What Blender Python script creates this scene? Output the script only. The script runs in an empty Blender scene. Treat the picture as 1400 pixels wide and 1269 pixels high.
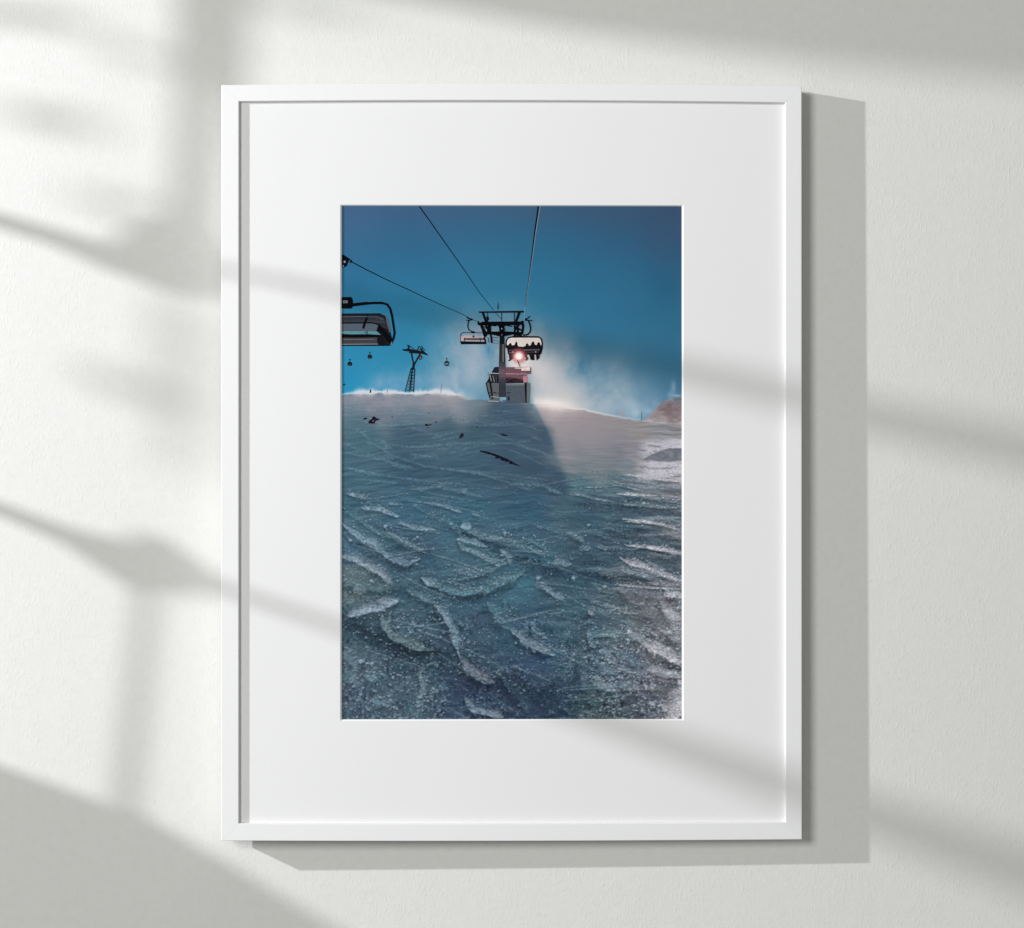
import bpy, bmesh, math, random
import numpy as np

S = 0.00075            # metres per photo pixel on the wall
CX, CY = 700.0, 634.5
D = 3000.0             # camera distance in the same unit
C = bpy.context.scene.collection

# ------------------------------------------------------------------ materials
def new_mat(name):
    m = bpy.data.materials.new(name); m.use_nodes = True
    nt = m.node_tree
    b = nt.nodes['Principled BSDF']
    return m, nt, b

def s2l(c):
    return [((v/255.0)/12.92 if v/255.0 <= 0.04045 else ((v/255.0+0.055)/1.055)**2.4) for v in c]

def simple(name, col, rough=0.5, spec=0.3, bump=0.0, scale=200.0, var=0.0, bdist=0.0003):
    m, nt, b = new_mat(name)
    tc = nt.nodes.new('ShaderNodeTexCoord')
    n = nt.nodes.new('ShaderNodeTexNoise'); n.inputs['Scale'].default_value = scale; n.inputs['Detail'].default_value = 4
    nt.links.new(tc.outputs['Object'], n.inputs['Vector'])
    r = nt.nodes.new('ShaderNodeValToRGB')
    r.color_ramp.elements[0].position = .3; r.color_ramp.elements[1].position = .7
    r.color_ramp.elements[0].color = [c*(1-var) for c in col]+[1]
    r.color_ramp.elements[1].color = [min(1, c*(1+var)) for c in col]+[1]
    nt.links.new(n.outputs['Fac'], r.inputs['Fac'])
    nt.links.new(r.outputs['Color'], b.inputs['Base Color'])
    b.inputs['Roughness'].default_value = rough
    b.inputs['Specular IOR Level'].default_value = spec
    if bump:
        bp = nt.nodes.new('ShaderNodeBump'); bp.inputs['Strength'].default_value = bump
        bp.inputs['Distance'].default_value = bdist
        nt.links.new(n.outputs['Fac'], bp.inputs['Height'])
        nt.links.new(bp.outputs['Normal'], b.inputs['Normal'])
    return m

def wall_material():
    m, nt, b = new_mat('painted_plaster')
    N, L = nt.nodes, nt.links
    tc = N.new('ShaderNodeTexCoord')
    mp = N.new('ShaderNodeMapping'); mp.inputs['Scale'].default_value = (1.0, 1.0, .58)
    L.new(tc.outputs['Object'], mp.inputs['Vector'])
    fine = N.new('ShaderNodeTexNoise'); fine.inputs['Scale'].default_value = 350; fine.inputs['Detail'].default_value = 4; fine.inputs['Roughness'].default_value = .6
    L.new(mp.outputs['Vector'], fine.inputs['Vector'])
    vor = N.new('ShaderNodeTexNoise'); vor.inputs['Scale'].default_value = 110; vor.inputs['Detail'].default_value = 2
    L.new(tc.outputs['Object'], vor.inputs['Vector'])
    big = N.new('ShaderNodeTexNoise'); big.inputs['Scale'].default_value = 7; big.inputs['Detail'].default_value = 3
    L.new(tc.outputs['Object'], big.inputs['Vector'])
    a = N.new('ShaderNodeMath'); a.operation = 'MULTIPLY_ADD'; a.inputs[1].default_value = .6
    # pits and raised grains come in loose patches rather than evenly
    pit = N.new('ShaderNodeMapRange'); pit.inputs['From Min'].default_value = .52; pit.inputs['From Max'].default_value = .74; pit.inputs['To Max'].default_value = 1.6
    L.new(fine.outputs['Fac'], pit.inputs['Value'])
    pa_ = N.new('ShaderNodeTexNoise'); pa_.inputs['Scale'].default_value = 28; pa_.inputs['Detail'].default_value = 3
    L.new(tc.outputs['Object'], pa_.inputs['Vector'])
    pr = N.new('ShaderNodeMapRange'); pr.inputs['From Min'].default_value = .38; pr.inputs['From Max'].default_value = .62; pr.inputs['To Min'].default_value = .15
    L.new(pa_.outputs['Fac'], pr.inputs['Value'])
    pm_ = N.new('ShaderNodeMath'); pm_.operation = 'MULTIPLY'; L.new(pit.outputs['Result'], pm_.inputs[0]); L.new(pr.outputs['Result'], pm_.inputs[1])
    ad_ = N.new('ShaderNodeMath'); ad_.operation = 'MULTIPLY_ADD'; ad_.inputs[1].default_value = .45; L.new(fine.outputs['Fac'], ad_.inputs[0]); L.new(pm_.outputs[0], ad_.inputs[2])
    L.new(vor.outputs['Fac'], a.inputs[0]); L.new(ad_.outputs[0], a.inputs[2])
    bp = N.new('ShaderNodeBump'); bp.inputs['Strength'].default_value = .22; bp.inputs['Distance'].default_value = .0007
    L.new(a.outputs[0], bp.inputs['Height'])
    bp2 = N.new('ShaderNodeBump'); bp2.inputs['Strength'].default_value = .25; bp2.inputs['Distance'].default_value = .004
    L.new(big.outputs['Fac'], bp2.inputs['Height']); L.new(bp.outputs['Normal'], bp2.inputs['Normal'])
    L.new(bp2.outputs['Normal'], b.inputs['Normal'])
    r = N.new('ShaderNodeValToRGB')
    r.color_ramp.elements[0].position = .25; r.color_ramp.elements[1].position = .75
    r.color_ramp.elements[0].color = (.700, .706, .672, 1)
    r.color_ramp.elements[1].color = (.728, .732, .702, 1)
    L.new(vor.outputs['Fac'], r.inputs['Fac']); L.new(r.outputs['Color'], b.inputs['Base Color'])
    b.inputs['Roughness'].default_value = .85; b.inputs['Specular IOR Level'].default_value = .15
    return m

M_wall = wall_material()
M_frame = simple('white_lacquered_wood', (.80, .80, .797), .45, .12, .15, 90, .004)
M_mat = simple('mat_card', (.785, .785, .778), .9, .08, .25, 900, .008, .0002)
M_core = simple('mat_core_white', (.88, .88, .87), .9, .08, .1, 900, .005, .0002)
M_back = simple('hardboard', (.16, .10, .06), .8, .1, .3, 300, .15)
M_rubber = simple('felt_pad', (.25, .25, .24), .9, .05, .3, 800, .1)
M_sash = simple('white_sash_paint', (.75, .75, .74), .5, .2, .1, 120, .02)

# ------------------------------------------------------------------ helpers
def obj(name, verts, faces, mat, parent=None):
    me = bpy.data.meshes.new(name)
    me.from_pydata([tuple(v) for v in verts], [], faces); me.update()
    if mat: me.materials.append(mat)
    o = bpy.data.objects.new(name, me); C.objects.link(o)
    if parent: o.parent = parent
    return o

def fixn(o):
    bm = bmesh.new(); bm.from_mesh(o.data)
    bmesh.ops.recalc_face_normals(bm, faces=bm.faces[:]); bm.to_mesh(o.data); bm.free()

def bevel(o, w, seg=2, ang=30):
    bm = bmesh.new(); bm.from_mesh(o.data)
    bmesh.ops.recalc_face_normals(bm, faces=bm.faces[:])
    es = [e for e in bm.edges if len(e.link_faces) == 2 and e.calc_face_angle() > math.radians(ang)]
    bmesh.ops.bevel(bm, geom=es, offset=w, segments=seg, profile=.5, affect='EDGES', clamp_overlap=True)
    bm.to_mesh(o.data); bm.free()

def W(x, y, z):
    """photo pixel on a plane z units in front of the wall -> world"""
    return ((x-CX)*S, -z*S, (CY-y)*S)

# ------------------------------------------------------------------ wall
def build_wall():
    v = [W(-1400, -1500, 0), W(2900, -1500, 0), W(2900, 2800, 0), W(-1400, 2800, 0),
         W(-1400, -1500, -150), W(2900, -1500, -150), W(2900, 2800, -150), W(-1400, 2800, -150)]
    f = [(0, 3, 2, 1), (4, 5, 6, 7), (0, 1, 5, 4), (1, 2, 6, 5), (2, 3, 7, 6), (3, 0, 4, 7)]
    o = obj('wall', v, f, M_wall); fixn(o)
    o['kind'] = 'structure'; o['label'] = 'off-white fine plaster wall crossed by soft window shadows'
build_wall()

# ------------------------------------------------------------------ framed picture (local space: x right, z up, -y out of wall)
ZF = 41.0      # front of the frame
ZM = 34.5      # face of the mat
ZP = 32.2      # face of the print
ZB = 11.0      # back rim of the frame
fp = bpy.data.objects.new('framed_picture', None); C.objects.link(fp)
fp.empty_display_size = .1
fp.location = (0, -ZF*S, 0)
fp.rotation_euler = (math.radians(-.12), 0, math.radians(.70))
fp['label'] = 'white wooden picture frame with wide mat around a blue ski lift photograph'
fp['category'] = 'framed picture'

def P(px, py, z):
    """photo pixel seen at depth z -> local coordinates of the picture"""
    k = 1 - z/D
    x = (px-CX)*k; y = (CY-py)*k
    # the rails are very slightly bowed
    u = max(-1, min(1, (px-CX)/397.0))
    t = max(0.0, min(1.0, (282-py)/165.0))
    b = max(0.0, min(1.0, (py-983)/165.0))
    y += (3.0*t - 1.2*b)*(1-u*u)
    return (x*S, (ZF-z)*S, y*S)

OX0, OX1, OY0, OY1 = 303, 1097, 117, 1148.5     # outer frame
IX0, IX1, IY0, IY1 = 327, 1074.5, 139.5, 1125   # sight edge
HX0, HX1, HY0, HY1 = 467.5, 932.5, 281.8, 983.2  # print opening

def rail(a, b, c, d, n=24):
    """a,b outer corners, c,d inner corners (b->c mitre)"""
    prof = []
    gap = 0.0
    vs, fs = [], []
    for i in range(n+1):
        t = i/n
        o = (a[0]+(b[0]-a[0])*t, a[1]+(b[1]-a[1])*t)
        q = (d[0]+(c[0]-d[0])*t, d[1]+(c[1]-d[1])*t)
        vs += [P(o[0], o[1], ZF), P(q[0], q[1], ZF)]
        # same plan position further back; the sight edge slopes 2 units inwards
        sx = 2.2 if q[0] < CX else -1.4; sy = 1.8 if q[1] < CY else -.7
        if abs(a[0]-b[0]) > abs(a[1]-b[1]): sx *= 1-2*abs(t-.5) if False else (1.0 if t in (0, 1) else 0)
        else: sy *= (1.0 if t in (0, 1) else 0)
        p0 = P(q[0]+sx, q[1]+sy, ZF); vs.append((p0[0], (ZF-ZB)*S, p0[2]))
        p0 = P(o[0], o[1], ZF); vs.append((p0[0], (ZF-ZB)*S, p0[2]))
    for i in range(n):
        k = 4*i
        for j in range(4):
            fs.append((k+j, k+(j+1) % 4, k+4+(j+1) % 4, k+4+j))
    fs.append((0, 3, 2, 1)); fs.append((4*n, 4*n+1, 4*n+2, 4*n+3))
    o = obj('rail', vs, fs, M_frame, fp)
    bm = bmesh.new(); bm.from_mesh(o.data); bmesh.ops.recalc_face_normals(bm, faces=bm.faces[:])
    es = [e for e in bm.edges if abs(e.verts[0].index//4-e.verts[1].index//4) == 1]
    bmesh.ops.bevel(bm, geom=es, offset=.9*S, segments=2, profile=.5, affect='EDGES', clamp_overlap=True)
    bm.to_mesh(o.data); bm.free()
    for p in o.data.polygons: p.use_smooth = False
    return o
g = .04
rail((OX0+g, OY0), (OX1-g, OY0), (IX1-g, IY0), (IX0+g, IY0))
rail((OX1, OY0+g), (OX1, OY1-g), (IX1, IY1-g), (IX1, IY0+g))
rail((OX1-g, OY1), (OX0+g, OY1), (IX0+g, IY1), (IX1-g, IY1))
rail((OX0, OY1-g), (OX0, OY0+g), (IX0, IY0+g), (IX0, IY1-g))

def ring(name, o, i, zo, zi, mat, parent, zb=None):
    n = 16
    def loop(r, z):
        x0, x1, y0, y1 = r; L = []
        for k in range(n): L.append(P(x0+(x1-x0)*k/n, y0, z))
        for k in range(n): L.append(P(x1, y0+(y1-y0)*k/n, z))
        for k in range(n): L.append(P(x1-(x1-x0)*k/n, y1, z))
        for k in range(n): L.append(P(x0, y1-(y1-y0)*k/n, z))
        return L
    A, B = loop(o, zo), loop(i, zi); m = len(A)
    vs = A+B; fs = [(k, (k+1) % m, m+(k+1) % m, m+k) for k in range(m)]
    if zb is not None:
        Bk = [(v[0], (ZF-zb)*S, v[2]) for v in A]; Ck = [(v[0], (ZF-zb)*S, v[2]) for v in B]
        vs += Bk+Ck
        fs += [(2*m+k, 3*m+k, 3*m+(k+1) % m, 2*m+(k+1) % m) for k in range(m)]
        fs += [(k, 2*m+k, 2*m+(k+1) % m, (k+1) % m) for k in range(m)]
        fs += [(m+k, m+(k+1) % m, 3*m+(k+1) % m, 3*m+k) for k in range(m)]
    ob = obj(name, vs, fs, mat, parent); fixn(ob); return ob

mat_board = ring('mat_board', (IX0-8, IX1+8, IY0-8, IY1+8), (HX0-2.2, HX1+2.6, HY0-1.6, HY1+2.2), ZM, ZM, M_mat, fp, ZP+.9)
bev = ring('bevel_edge', (HX0-2.2, HX1+2.6, HY0-1.6, HY1+2.2), (HX0, HX1, HY0, HY1), ZM+.05, ZP+.15, M_core, mat_board)

def box(name, x0, x1, y0, y1, za, zb, mat, parent, bw=0):
    vs = []
    for z in (za, zb):
        for (x, y) in ((x0, y0), (x1, y0), (x1, y1), (x0, y1)):
            vs.append(((x-CX)*S, (ZF-z)*S, (CY-y)*S))
    fs = [(0, 1, 2, 3), (7, 6, 5, 4), (0, 4, 5, 1), (1, 5, 6, 2), (2, 6, 7, 3), (3, 7, 4, 0)]
    o = obj(name, vs, fs, mat, parent)
    if bw: bevel(o, bw)
    else: fixn(o)
    return o
box('back_panel', IX0-7, IX1+7, IY0-5, IY1+5, 27, 30.5, M_back, fp)
for (x, y) in ((330, 150), (1060, 150), (330, 1110), (1060, 1110)):
    box('bumper', x-9, x+9, y-9, y+9, -4.85*(700-x)/397-1.1*(y-634)/514+.4, ZB+.2, M_rubber, fp, 1*S)

#PAINT-BEGIN
# ------------------------------------------------------------------ the printed photograph: ink computed per grid point
PX0, PX1, PY0, PY1 = 465.0, 935.0, 279.0, 986.0
NX, NY = 640, 962
rng = np.random.RandomState(7)
xs = np.linspace(PX0, PX1, NX); ys = np.linspace(PY0, PY1, NY)
X, Y = np.meshgrid(xs, ys)

def vnoise(u, v, seed):
    r = np.random.RandomState(seed); n = 257
    T = r.rand(n, n)
    iu = np.floor(u).astype(int); iv = np.floor(v).astype(int)
    fu = u-iu; fv = v-iv
    fu = fu*fu*(3-2*fu); fv = fv*fv*(3-2*fv)
    a = T[iv % n, iu % n]; b = T[iv % n, (iu+1) % n]; c = T[(iv+1) % n, iu % n]; d = T[(iv+1) % n, (iu+1) % n]
    return (a*(1-fu)+b*fu)*(1-fv)+(c*(1-fu)+d*fu)*fv
def fbm(u, v, seed, o=5, g=.55):
    s = 0; a = 1; t = 0
    for k in range(o):
        s = s+a*vnoise(u*2**k+31*k, v*2**k+17*k, seed+k); t += a; a *= g
    return s/t
def sm(a, b, x):
    t = np.clip((x-a)/(b-a), 0, 1); return t*t*(3-2*t)
def mix(img, col, m):
    m = m[..., None]
    return img*(1-m)+np.array(col, float)*m if not isinstance(col, np.ndarray) else img*(1-m)+col*m

def idw(pts, p=3.2, x=X, y=Y):
    num = 0; den = 0
    for (a, b, c) in pts:
        w = 1/((x-a)**2+(y-b)**2+60.0)**(p/2)
        num = num+w[..., None]*np.array(c, float); den = den+w
    return num/den[..., None]

wx = X+16*(fbm(X/40, Y/40, 11)-.5)*2; wy = Y+16*(fbm(X/40, Y/40, 51)-.5)*2
gx = np.array([466, 560, 650, 740, 830, 934.]); gy = np.array([284, 330, 380, 430, 490, 545.])
G = np.array([[(64, 94, 128), (64, 95, 126), (62, 94, 125), (60, 92, 120), (60, 88, 116), (60, 80, 108)],
 [(58, 104, 138), (50, 102, 138), (50, 104, 138), (46, 103, 136), (48, 95, 128), (54, 86, 116)],
 [(46, 110, 146), (46, 112, 147), (46, 114, 148), (46, 113, 146), (46, 107, 141), (46, 97, 128)],
 [(46, 120, 156), (46, 121, 154), (52, 120, 152), (52, 118, 150), (48, 112, 148), (48, 106, 136)],
 [(44, 134, 172), (46, 132, 168), (60, 130, 162), (70, 126, 155), (62, 118, 148), (54, 112, 144)],
 [(38, 142, 182), (50, 142, 180), (90, 145, 170), (110, 145, 165), (95, 140, 168), (76, 124, 156)]], float)
num = 0; den = 0
for jj in range(6):
    for ii in range(6):
        ww = np.exp(-((X-gx[ii])/62.0)**2-((Y-gy[jj])/34.0)**2)+1e-12
        num = num+ww[..., None]*G[jj, ii]; den = den+ww
sky = num/den[..., None]
sky = sky+(fbm(X/70, Y/50, 71, 3)-.5)[..., None]*5
cn1 = fbm(wx/24, wy/30, 91, 5); cn2 = fbm(wx/50, wy/60, 191, 4)
dens_ = lambda c: np.clip((cn1*.5+cn2*.5-c)*2.6+.72, 0, 1.25)
for (x, y, rx, ry, al, c) in ((756, 528, 52, 34, .72, (186, 190, 194)), (820, 540, 70, 34, .5, (160, 178, 190)), (640, 500, 50, 50, .42, (150, 168, 184)), (750, 520, 30, 36, .7, (200, 200, 202)), (775, 505, 30, 28, .4, (170, 176, 182)), (800, 538, 50, 24, .62, (176, 184, 190)), (845, 556, 48, 18, .6, (170, 188, 200)), (885, 562, 34, 12, .45, (160, 186, 204)), (765, 474, 34, 26, .22, (150, 156, 168)), (735, 455, 18, 24, .2, (160, 168, 180)), (830, 505, 50, 26, .22, (150, 166, 180)),
        (645, 505, 26, 34, .72, (172, 184, 196)), (612, 520, 34, 20, .5, (160, 176, 194)), (655, 460, 24, 28, .55, (160, 172, 184)), (628, 470, 24, 30, .4, (140, 164, 180)), (530, 526, 26, 17, .62, (150, 170, 200)), (566, 522, 26, 16, .5, (150, 170, 196)), (600, 490, 24, 24, .38, (150, 172, 188)), (632, 440, 22, 26, .18, (150, 168, 184)), (700, 470, 30, 40, .6, (190, 186, 190))):
    m = al*np.exp(-((X-x)/rx)**2-((Y-y)/ry)**2)*dens_(.5)*1.25
    sky = mix(sky, c, np.clip(m, 0, .93))
# rows of brightness far away: spray plumes
pl = sm(.52, .75, fbm(wx/22+3, wy/34, 133, 4))*sm(480, 540, Y)*np.exp(-((X-680)/150.0)**2)
sky = mix(sky, (196, 202, 208), pl*.35)

hx = [460, 485, 520, 560, 600, 630, 640, 655, 700, 735, 760, 780, 800, 820, 845, 870, 895, 940]
hy = [541, 538, 537, 539, 537, 541, 546, 546, 550, 553, 556, 559, 561, 566, 571, 575, 578.5, 581]
hor = np.interp(X, hx, hy)+1.6*(fbm(X/7, X*0+3, 5, 3)-.5)
snow = idw([
 (475, 558, (92, 116, 130)), (520, 566, (110, 122, 134)), (560, 562, (100, 120, 134)), (600, 556, (120, 128, 138)), (628, 556, (150, 148, 152)), (560, 600, (68, 92, 110)), (610, 590, (72, 98, 112)), (500, 600, (74, 104, 118)), (650, 600, (66, 95, 110)), (700, 580, (68, 92, 110)), (740, 600, (66, 88, 106)), (700, 620, (66, 90, 108)), (650, 620, (70, 98, 114)),
 (760, 562, (205, 186, 184)), (780, 568, (182, 166, 168)), (800, 582, (165, 152, 155)), (770, 585, (172, 160, 162)), (830, 580, (152, 145, 144)), (870, 590, (148, 144, 142)), (905, 592, (140, 142, 146)), (800, 605, (142, 140, 146)), (840, 600, (138, 136, 142)), (790, 620, (122, 128, 138)), (840, 615, (118, 120, 132)), (870, 612, (140, 138, 144)), (900, 612, (158, 156, 164)), (925, 606, (182, 180, 188)), (925, 590, (135, 135, 140)),
 (815, 640, (122, 128, 134)), (788, 640, (118, 126, 132)), (778, 620, (140, 138, 144)), (790, 658, (84, 112, 122)), (860, 645, (125, 132, 140)), (925, 650, (165, 162, 166)), (880, 640, (160, 156, 162)), (900, 665, (122, 130, 138)), (850, 665, (82, 108, 120)), (925, 680, (112, 118, 124)),
 (480, 640, (72, 100, 116)), (560, 640, (62, 88, 106)), (640, 640, (66, 96, 112)), (720, 640, (62, 84, 102)), (760, 660, (62, 86, 104)), (800, 670, (76, 104, 116)),
 (480, 680, (68, 96, 112)), (560, 690, (66, 98, 116)), (640, 690, (66, 98, 116)), (720, 690, (62, 92, 112)), (800, 700, (68, 92, 108)), (860, 700, (66, 88, 102)), (920, 700, (92, 108, 118)), (920, 735, (96, 108, 116)),
 (480, 750, (78, 104, 122)), (560, 760, (66, 90, 108)), (640, 760, (72, 102, 118)), (720, 750, (66, 94, 112)), (800, 760, (66, 88, 104)), (860, 740, (70, 90, 104)), (920, 770, (88, 102, 112)),
 (480, 800, (96, 112, 120)), (560, 810, (66, 92, 106)), (640, 820, (64, 90, 108)), (700, 800, (70, 104, 120)), (780, 800, (68, 92, 106)), (850, 800, (84, 98, 108)), (920, 820, (108, 112, 118)), (880, 850, (102, 110, 118)), (915, 860, (114, 116, 124)),
 (480, 860, (64, 86, 100)), (540, 860, (70, 94, 108)), (640, 860, (66, 88, 106)), (720, 860, (62, 88, 108)), (800, 860, (72, 96, 110)), (850, 870, (88, 104, 114)), (900, 890, (118, 120, 128)),
 (480, 900, (80, 100, 112)), (560, 900, (60, 80, 94)), (640, 900, (62, 82, 100)), (720, 910, (60, 82, 104)), (800, 910, (70, 92, 108)), (860, 910, (86, 100, 114)), (920, 920, (100, 104, 114)),
 (480, 960, (72, 90, 106)), (560, 950, (72, 92, 106)), (640, 950, (56, 72, 94)), (700, 965, (56, 72, 92)), (760, 960, (56, 74, 94)), (820, 960, (72, 88, 98)), (880, 960, (82, 92, 104)), (920, 950, (100, 102, 110)), (931, 975, (150, 148, 154))],
 4.0, X+10*(fbm(X/30, Y/14, 211)-.5)*2, Y+6*(fbm(X/30, Y/14, 251)-.5)*2)

depth = np.clip((Y-545)/440.0, 0, 1)
# relief: drifts, ski tracks and broken crust seen in low light from behind the crest
right = sm(800, 900, X+.3*(Y-700))
low = sm(585, 690, Y)
slope = .42-.34*sm(560, 860, X)
sl = Y-slope*(X-700)*(.35+.65*depth)
dY = ys[1]-ys[0]
def relief(h, gx_=.45):
    gy_ = np.gradient(h, axis=0)/dY; g_ = np.gradient(h, axis=1)/(xs[1]-xs[0])
    return gy_+gx_*-g_
wq = 9*(fbm(X/32, Y/18, 402, 3)-.5)
h1 = fbm((X+wq)/(26+34*depth), (sl+wq)/(4.5+11*depth), 301, 5, .5)*(4.5+11*depth)
r1_ = relief(h1, .25)
h2 = fbm(X/5.2, Y/4.0, 351, 5, .62)*4.0
r2_ = relief(h2, .35)
patch = sm(.44, .60, fbm((X+wq)/30, sl/13, 377, 4))
snow = snow+(np.clip(r1_, -.9, .95)*(14+24*right)*(.62+.38*low))[..., None]*np.array([1.0, 1.0, .97])
amp2 = (3+20*depth)*(.22+.78*patch)*low*(1+.9*right)
snow = snow+(np.clip(r2_, -.7, 1.3)*amp2)[..., None]
ca = fbm(X/1.5, Y/1.2, 991, 3, .6); cb = fbm(X/3.4, Y/2.7, 996, 3, .55)
pa = sm(.46, .60, fbm((X+wq)/22, sl/11, 977, 4)); pb = sm(.47, .62, fbm((X-wq)/26, Y/17, 973, 4))
botl = sm(800, 900, Y)*(1-sm(560, 660, X)*.55)
ca_ = sm(.56, .72, ca)*np.clip(pa+.5*botl, 0, 1.2)*sm(640, 730, Y)
cb_ = sm(.54, .68, cb)*np.clip(pb+.6*botl, 0, 1.2)*sm(720, 880, Y)
rb = relief(cb*3.2, .3); ra = relief(ca*1.6, .3)
snow = snow+(ca_*(20+34*right)+cb_*(30+20*right)+np.clip(rb, -1, 1.2)*14*cb_+np.clip(ra, -1, 1)*9*ca_)[..., None]
dn_ = sm(.30, .44, np.roll(cb, -4, axis=0))
snow = snow*(1-.04*(np.clip(pb+botl*.6, 0, 1)*sm(700, 860, Y))[..., None])
snow = snow*(1-.20*((1-dn_)*np.clip(pb+botl*.6, 0, 1)*sm(700, 860, Y))[..., None])
tint = fbm(X/26, Y/16, 381, 3)-.5
snow = snow+tint[..., None]*np.array([-8, 4, 1])*low[..., None]

def stroke(img, pts, w, col, a=.8, rough=.34, seed=0, shade=True):
    """soft irregular ridge of snow along a polyline; a darker furrow below it"""
    px = [p[0] for p in pts]; py = [p[1] for p in pts]
    pad = w*3+8
    i0 = max(0, int((min(px)-pad-PX0)/(PX1-PX0)*NX)); i1 = min(NX, int((max(px)+pad-PX0)/(PX1-PX0)*NX)+2)
    j0 = max(0, int((min(py)-pad-PY0)/(PY1-PY0)*NY)); j1 = min(NY, int((max(py)+pad-PY0)/(PY1-PY0)*NY)+2)
    if i1 <= i0 or j1 <= j0: return img
    x = X[j0:j1, i0:i1]; y = Y[j0:j1, i0:i1]
    xw = x+w*rough*1.6*(fbm(x/(w*1.3), y/(w*1.3), 500+seed, 4)-.5)*2
    yw = y+w*rough*1.6*(fbm(x/(w*1.3), y/(w*1.3), 600+seed, 4)-.5)*2
    a = a*.95
    best = np.full(x.shape, 1e9); sg = np.zeros(x.shape); tt = np.zeros(x.shape)
    n = len(pts)-1
    for k in range(n):
        ax, ay = pts[k]; bx, by = pts[k+1]
        vx, vy = bx-ax, by-ay; q = vx*vx+vy*vy+1e-6; L_ = math.sqrt(q)
        nx_, ny_ = vy/L_, -vx/L_
        if ny_ > 0: nx_, ny_ = -nx_, -ny_
        t = np.clip(((xw-ax)*vx+(yw-ay)*vy)/q, 0, 1)
        dx = xw-ax-t*vx; dy = yw-ay-t*vy; d = np.hypot(dx, dy)
        m = d < best
        best = np.where(m, d, best); sg = np.where(m, dx*nx_+dy*ny_, sg); tt = np.where(m, (k+t)/n, tt)
    taper = np.clip(np.minimum(tt, 1-tt)*4+.25, 0, 1)
    ww = w*taper*(.65+.7*fbm(x/(w*2.5), y/(w*2.5), 800+seed, 3))
    up = best/(ww*1.25); dn = best/(ww*.72)
    crumb = fbm(x/2.4, y/2.0, 750+seed, 4)
    body = np.where(sg > 0, 1-sm(.62, 1.22, up+1.5*(crumb-.5)+.9*(fbm(x/(w*1.1), y/(w*.9), 860+seed, 2)-.5)), 1-sm(.55, 1.0, dn))
    sub = img[j0:j1, i0:i1]
    if shade:
        f = np.exp(-((-sg-ww*1.25)/(ww*.8))**2)*(sg < 0)*np.exp(-(np.clip(best-ww*1.3, 0, 99)/(ww*1.0))**2)*a
        sub = sub*(1-f[..., None]*.20)
    tex = 1+.9*(crumb-.5)+.10*np.clip(-sg/ww, -1, 1)
    c = np.array(col, float)[None, None, :]*tex[..., None]
    brk = np.clip(.62+1.5*(fbm(x/(w*1.6), y/(w*1.2), 850+seed, 3)-.25), .4, 1.1)
    m = (body*a*brk)[..., None]
    img[j0:j1, i0:i1] = sub*(1-m)+c*m
    return img

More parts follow.
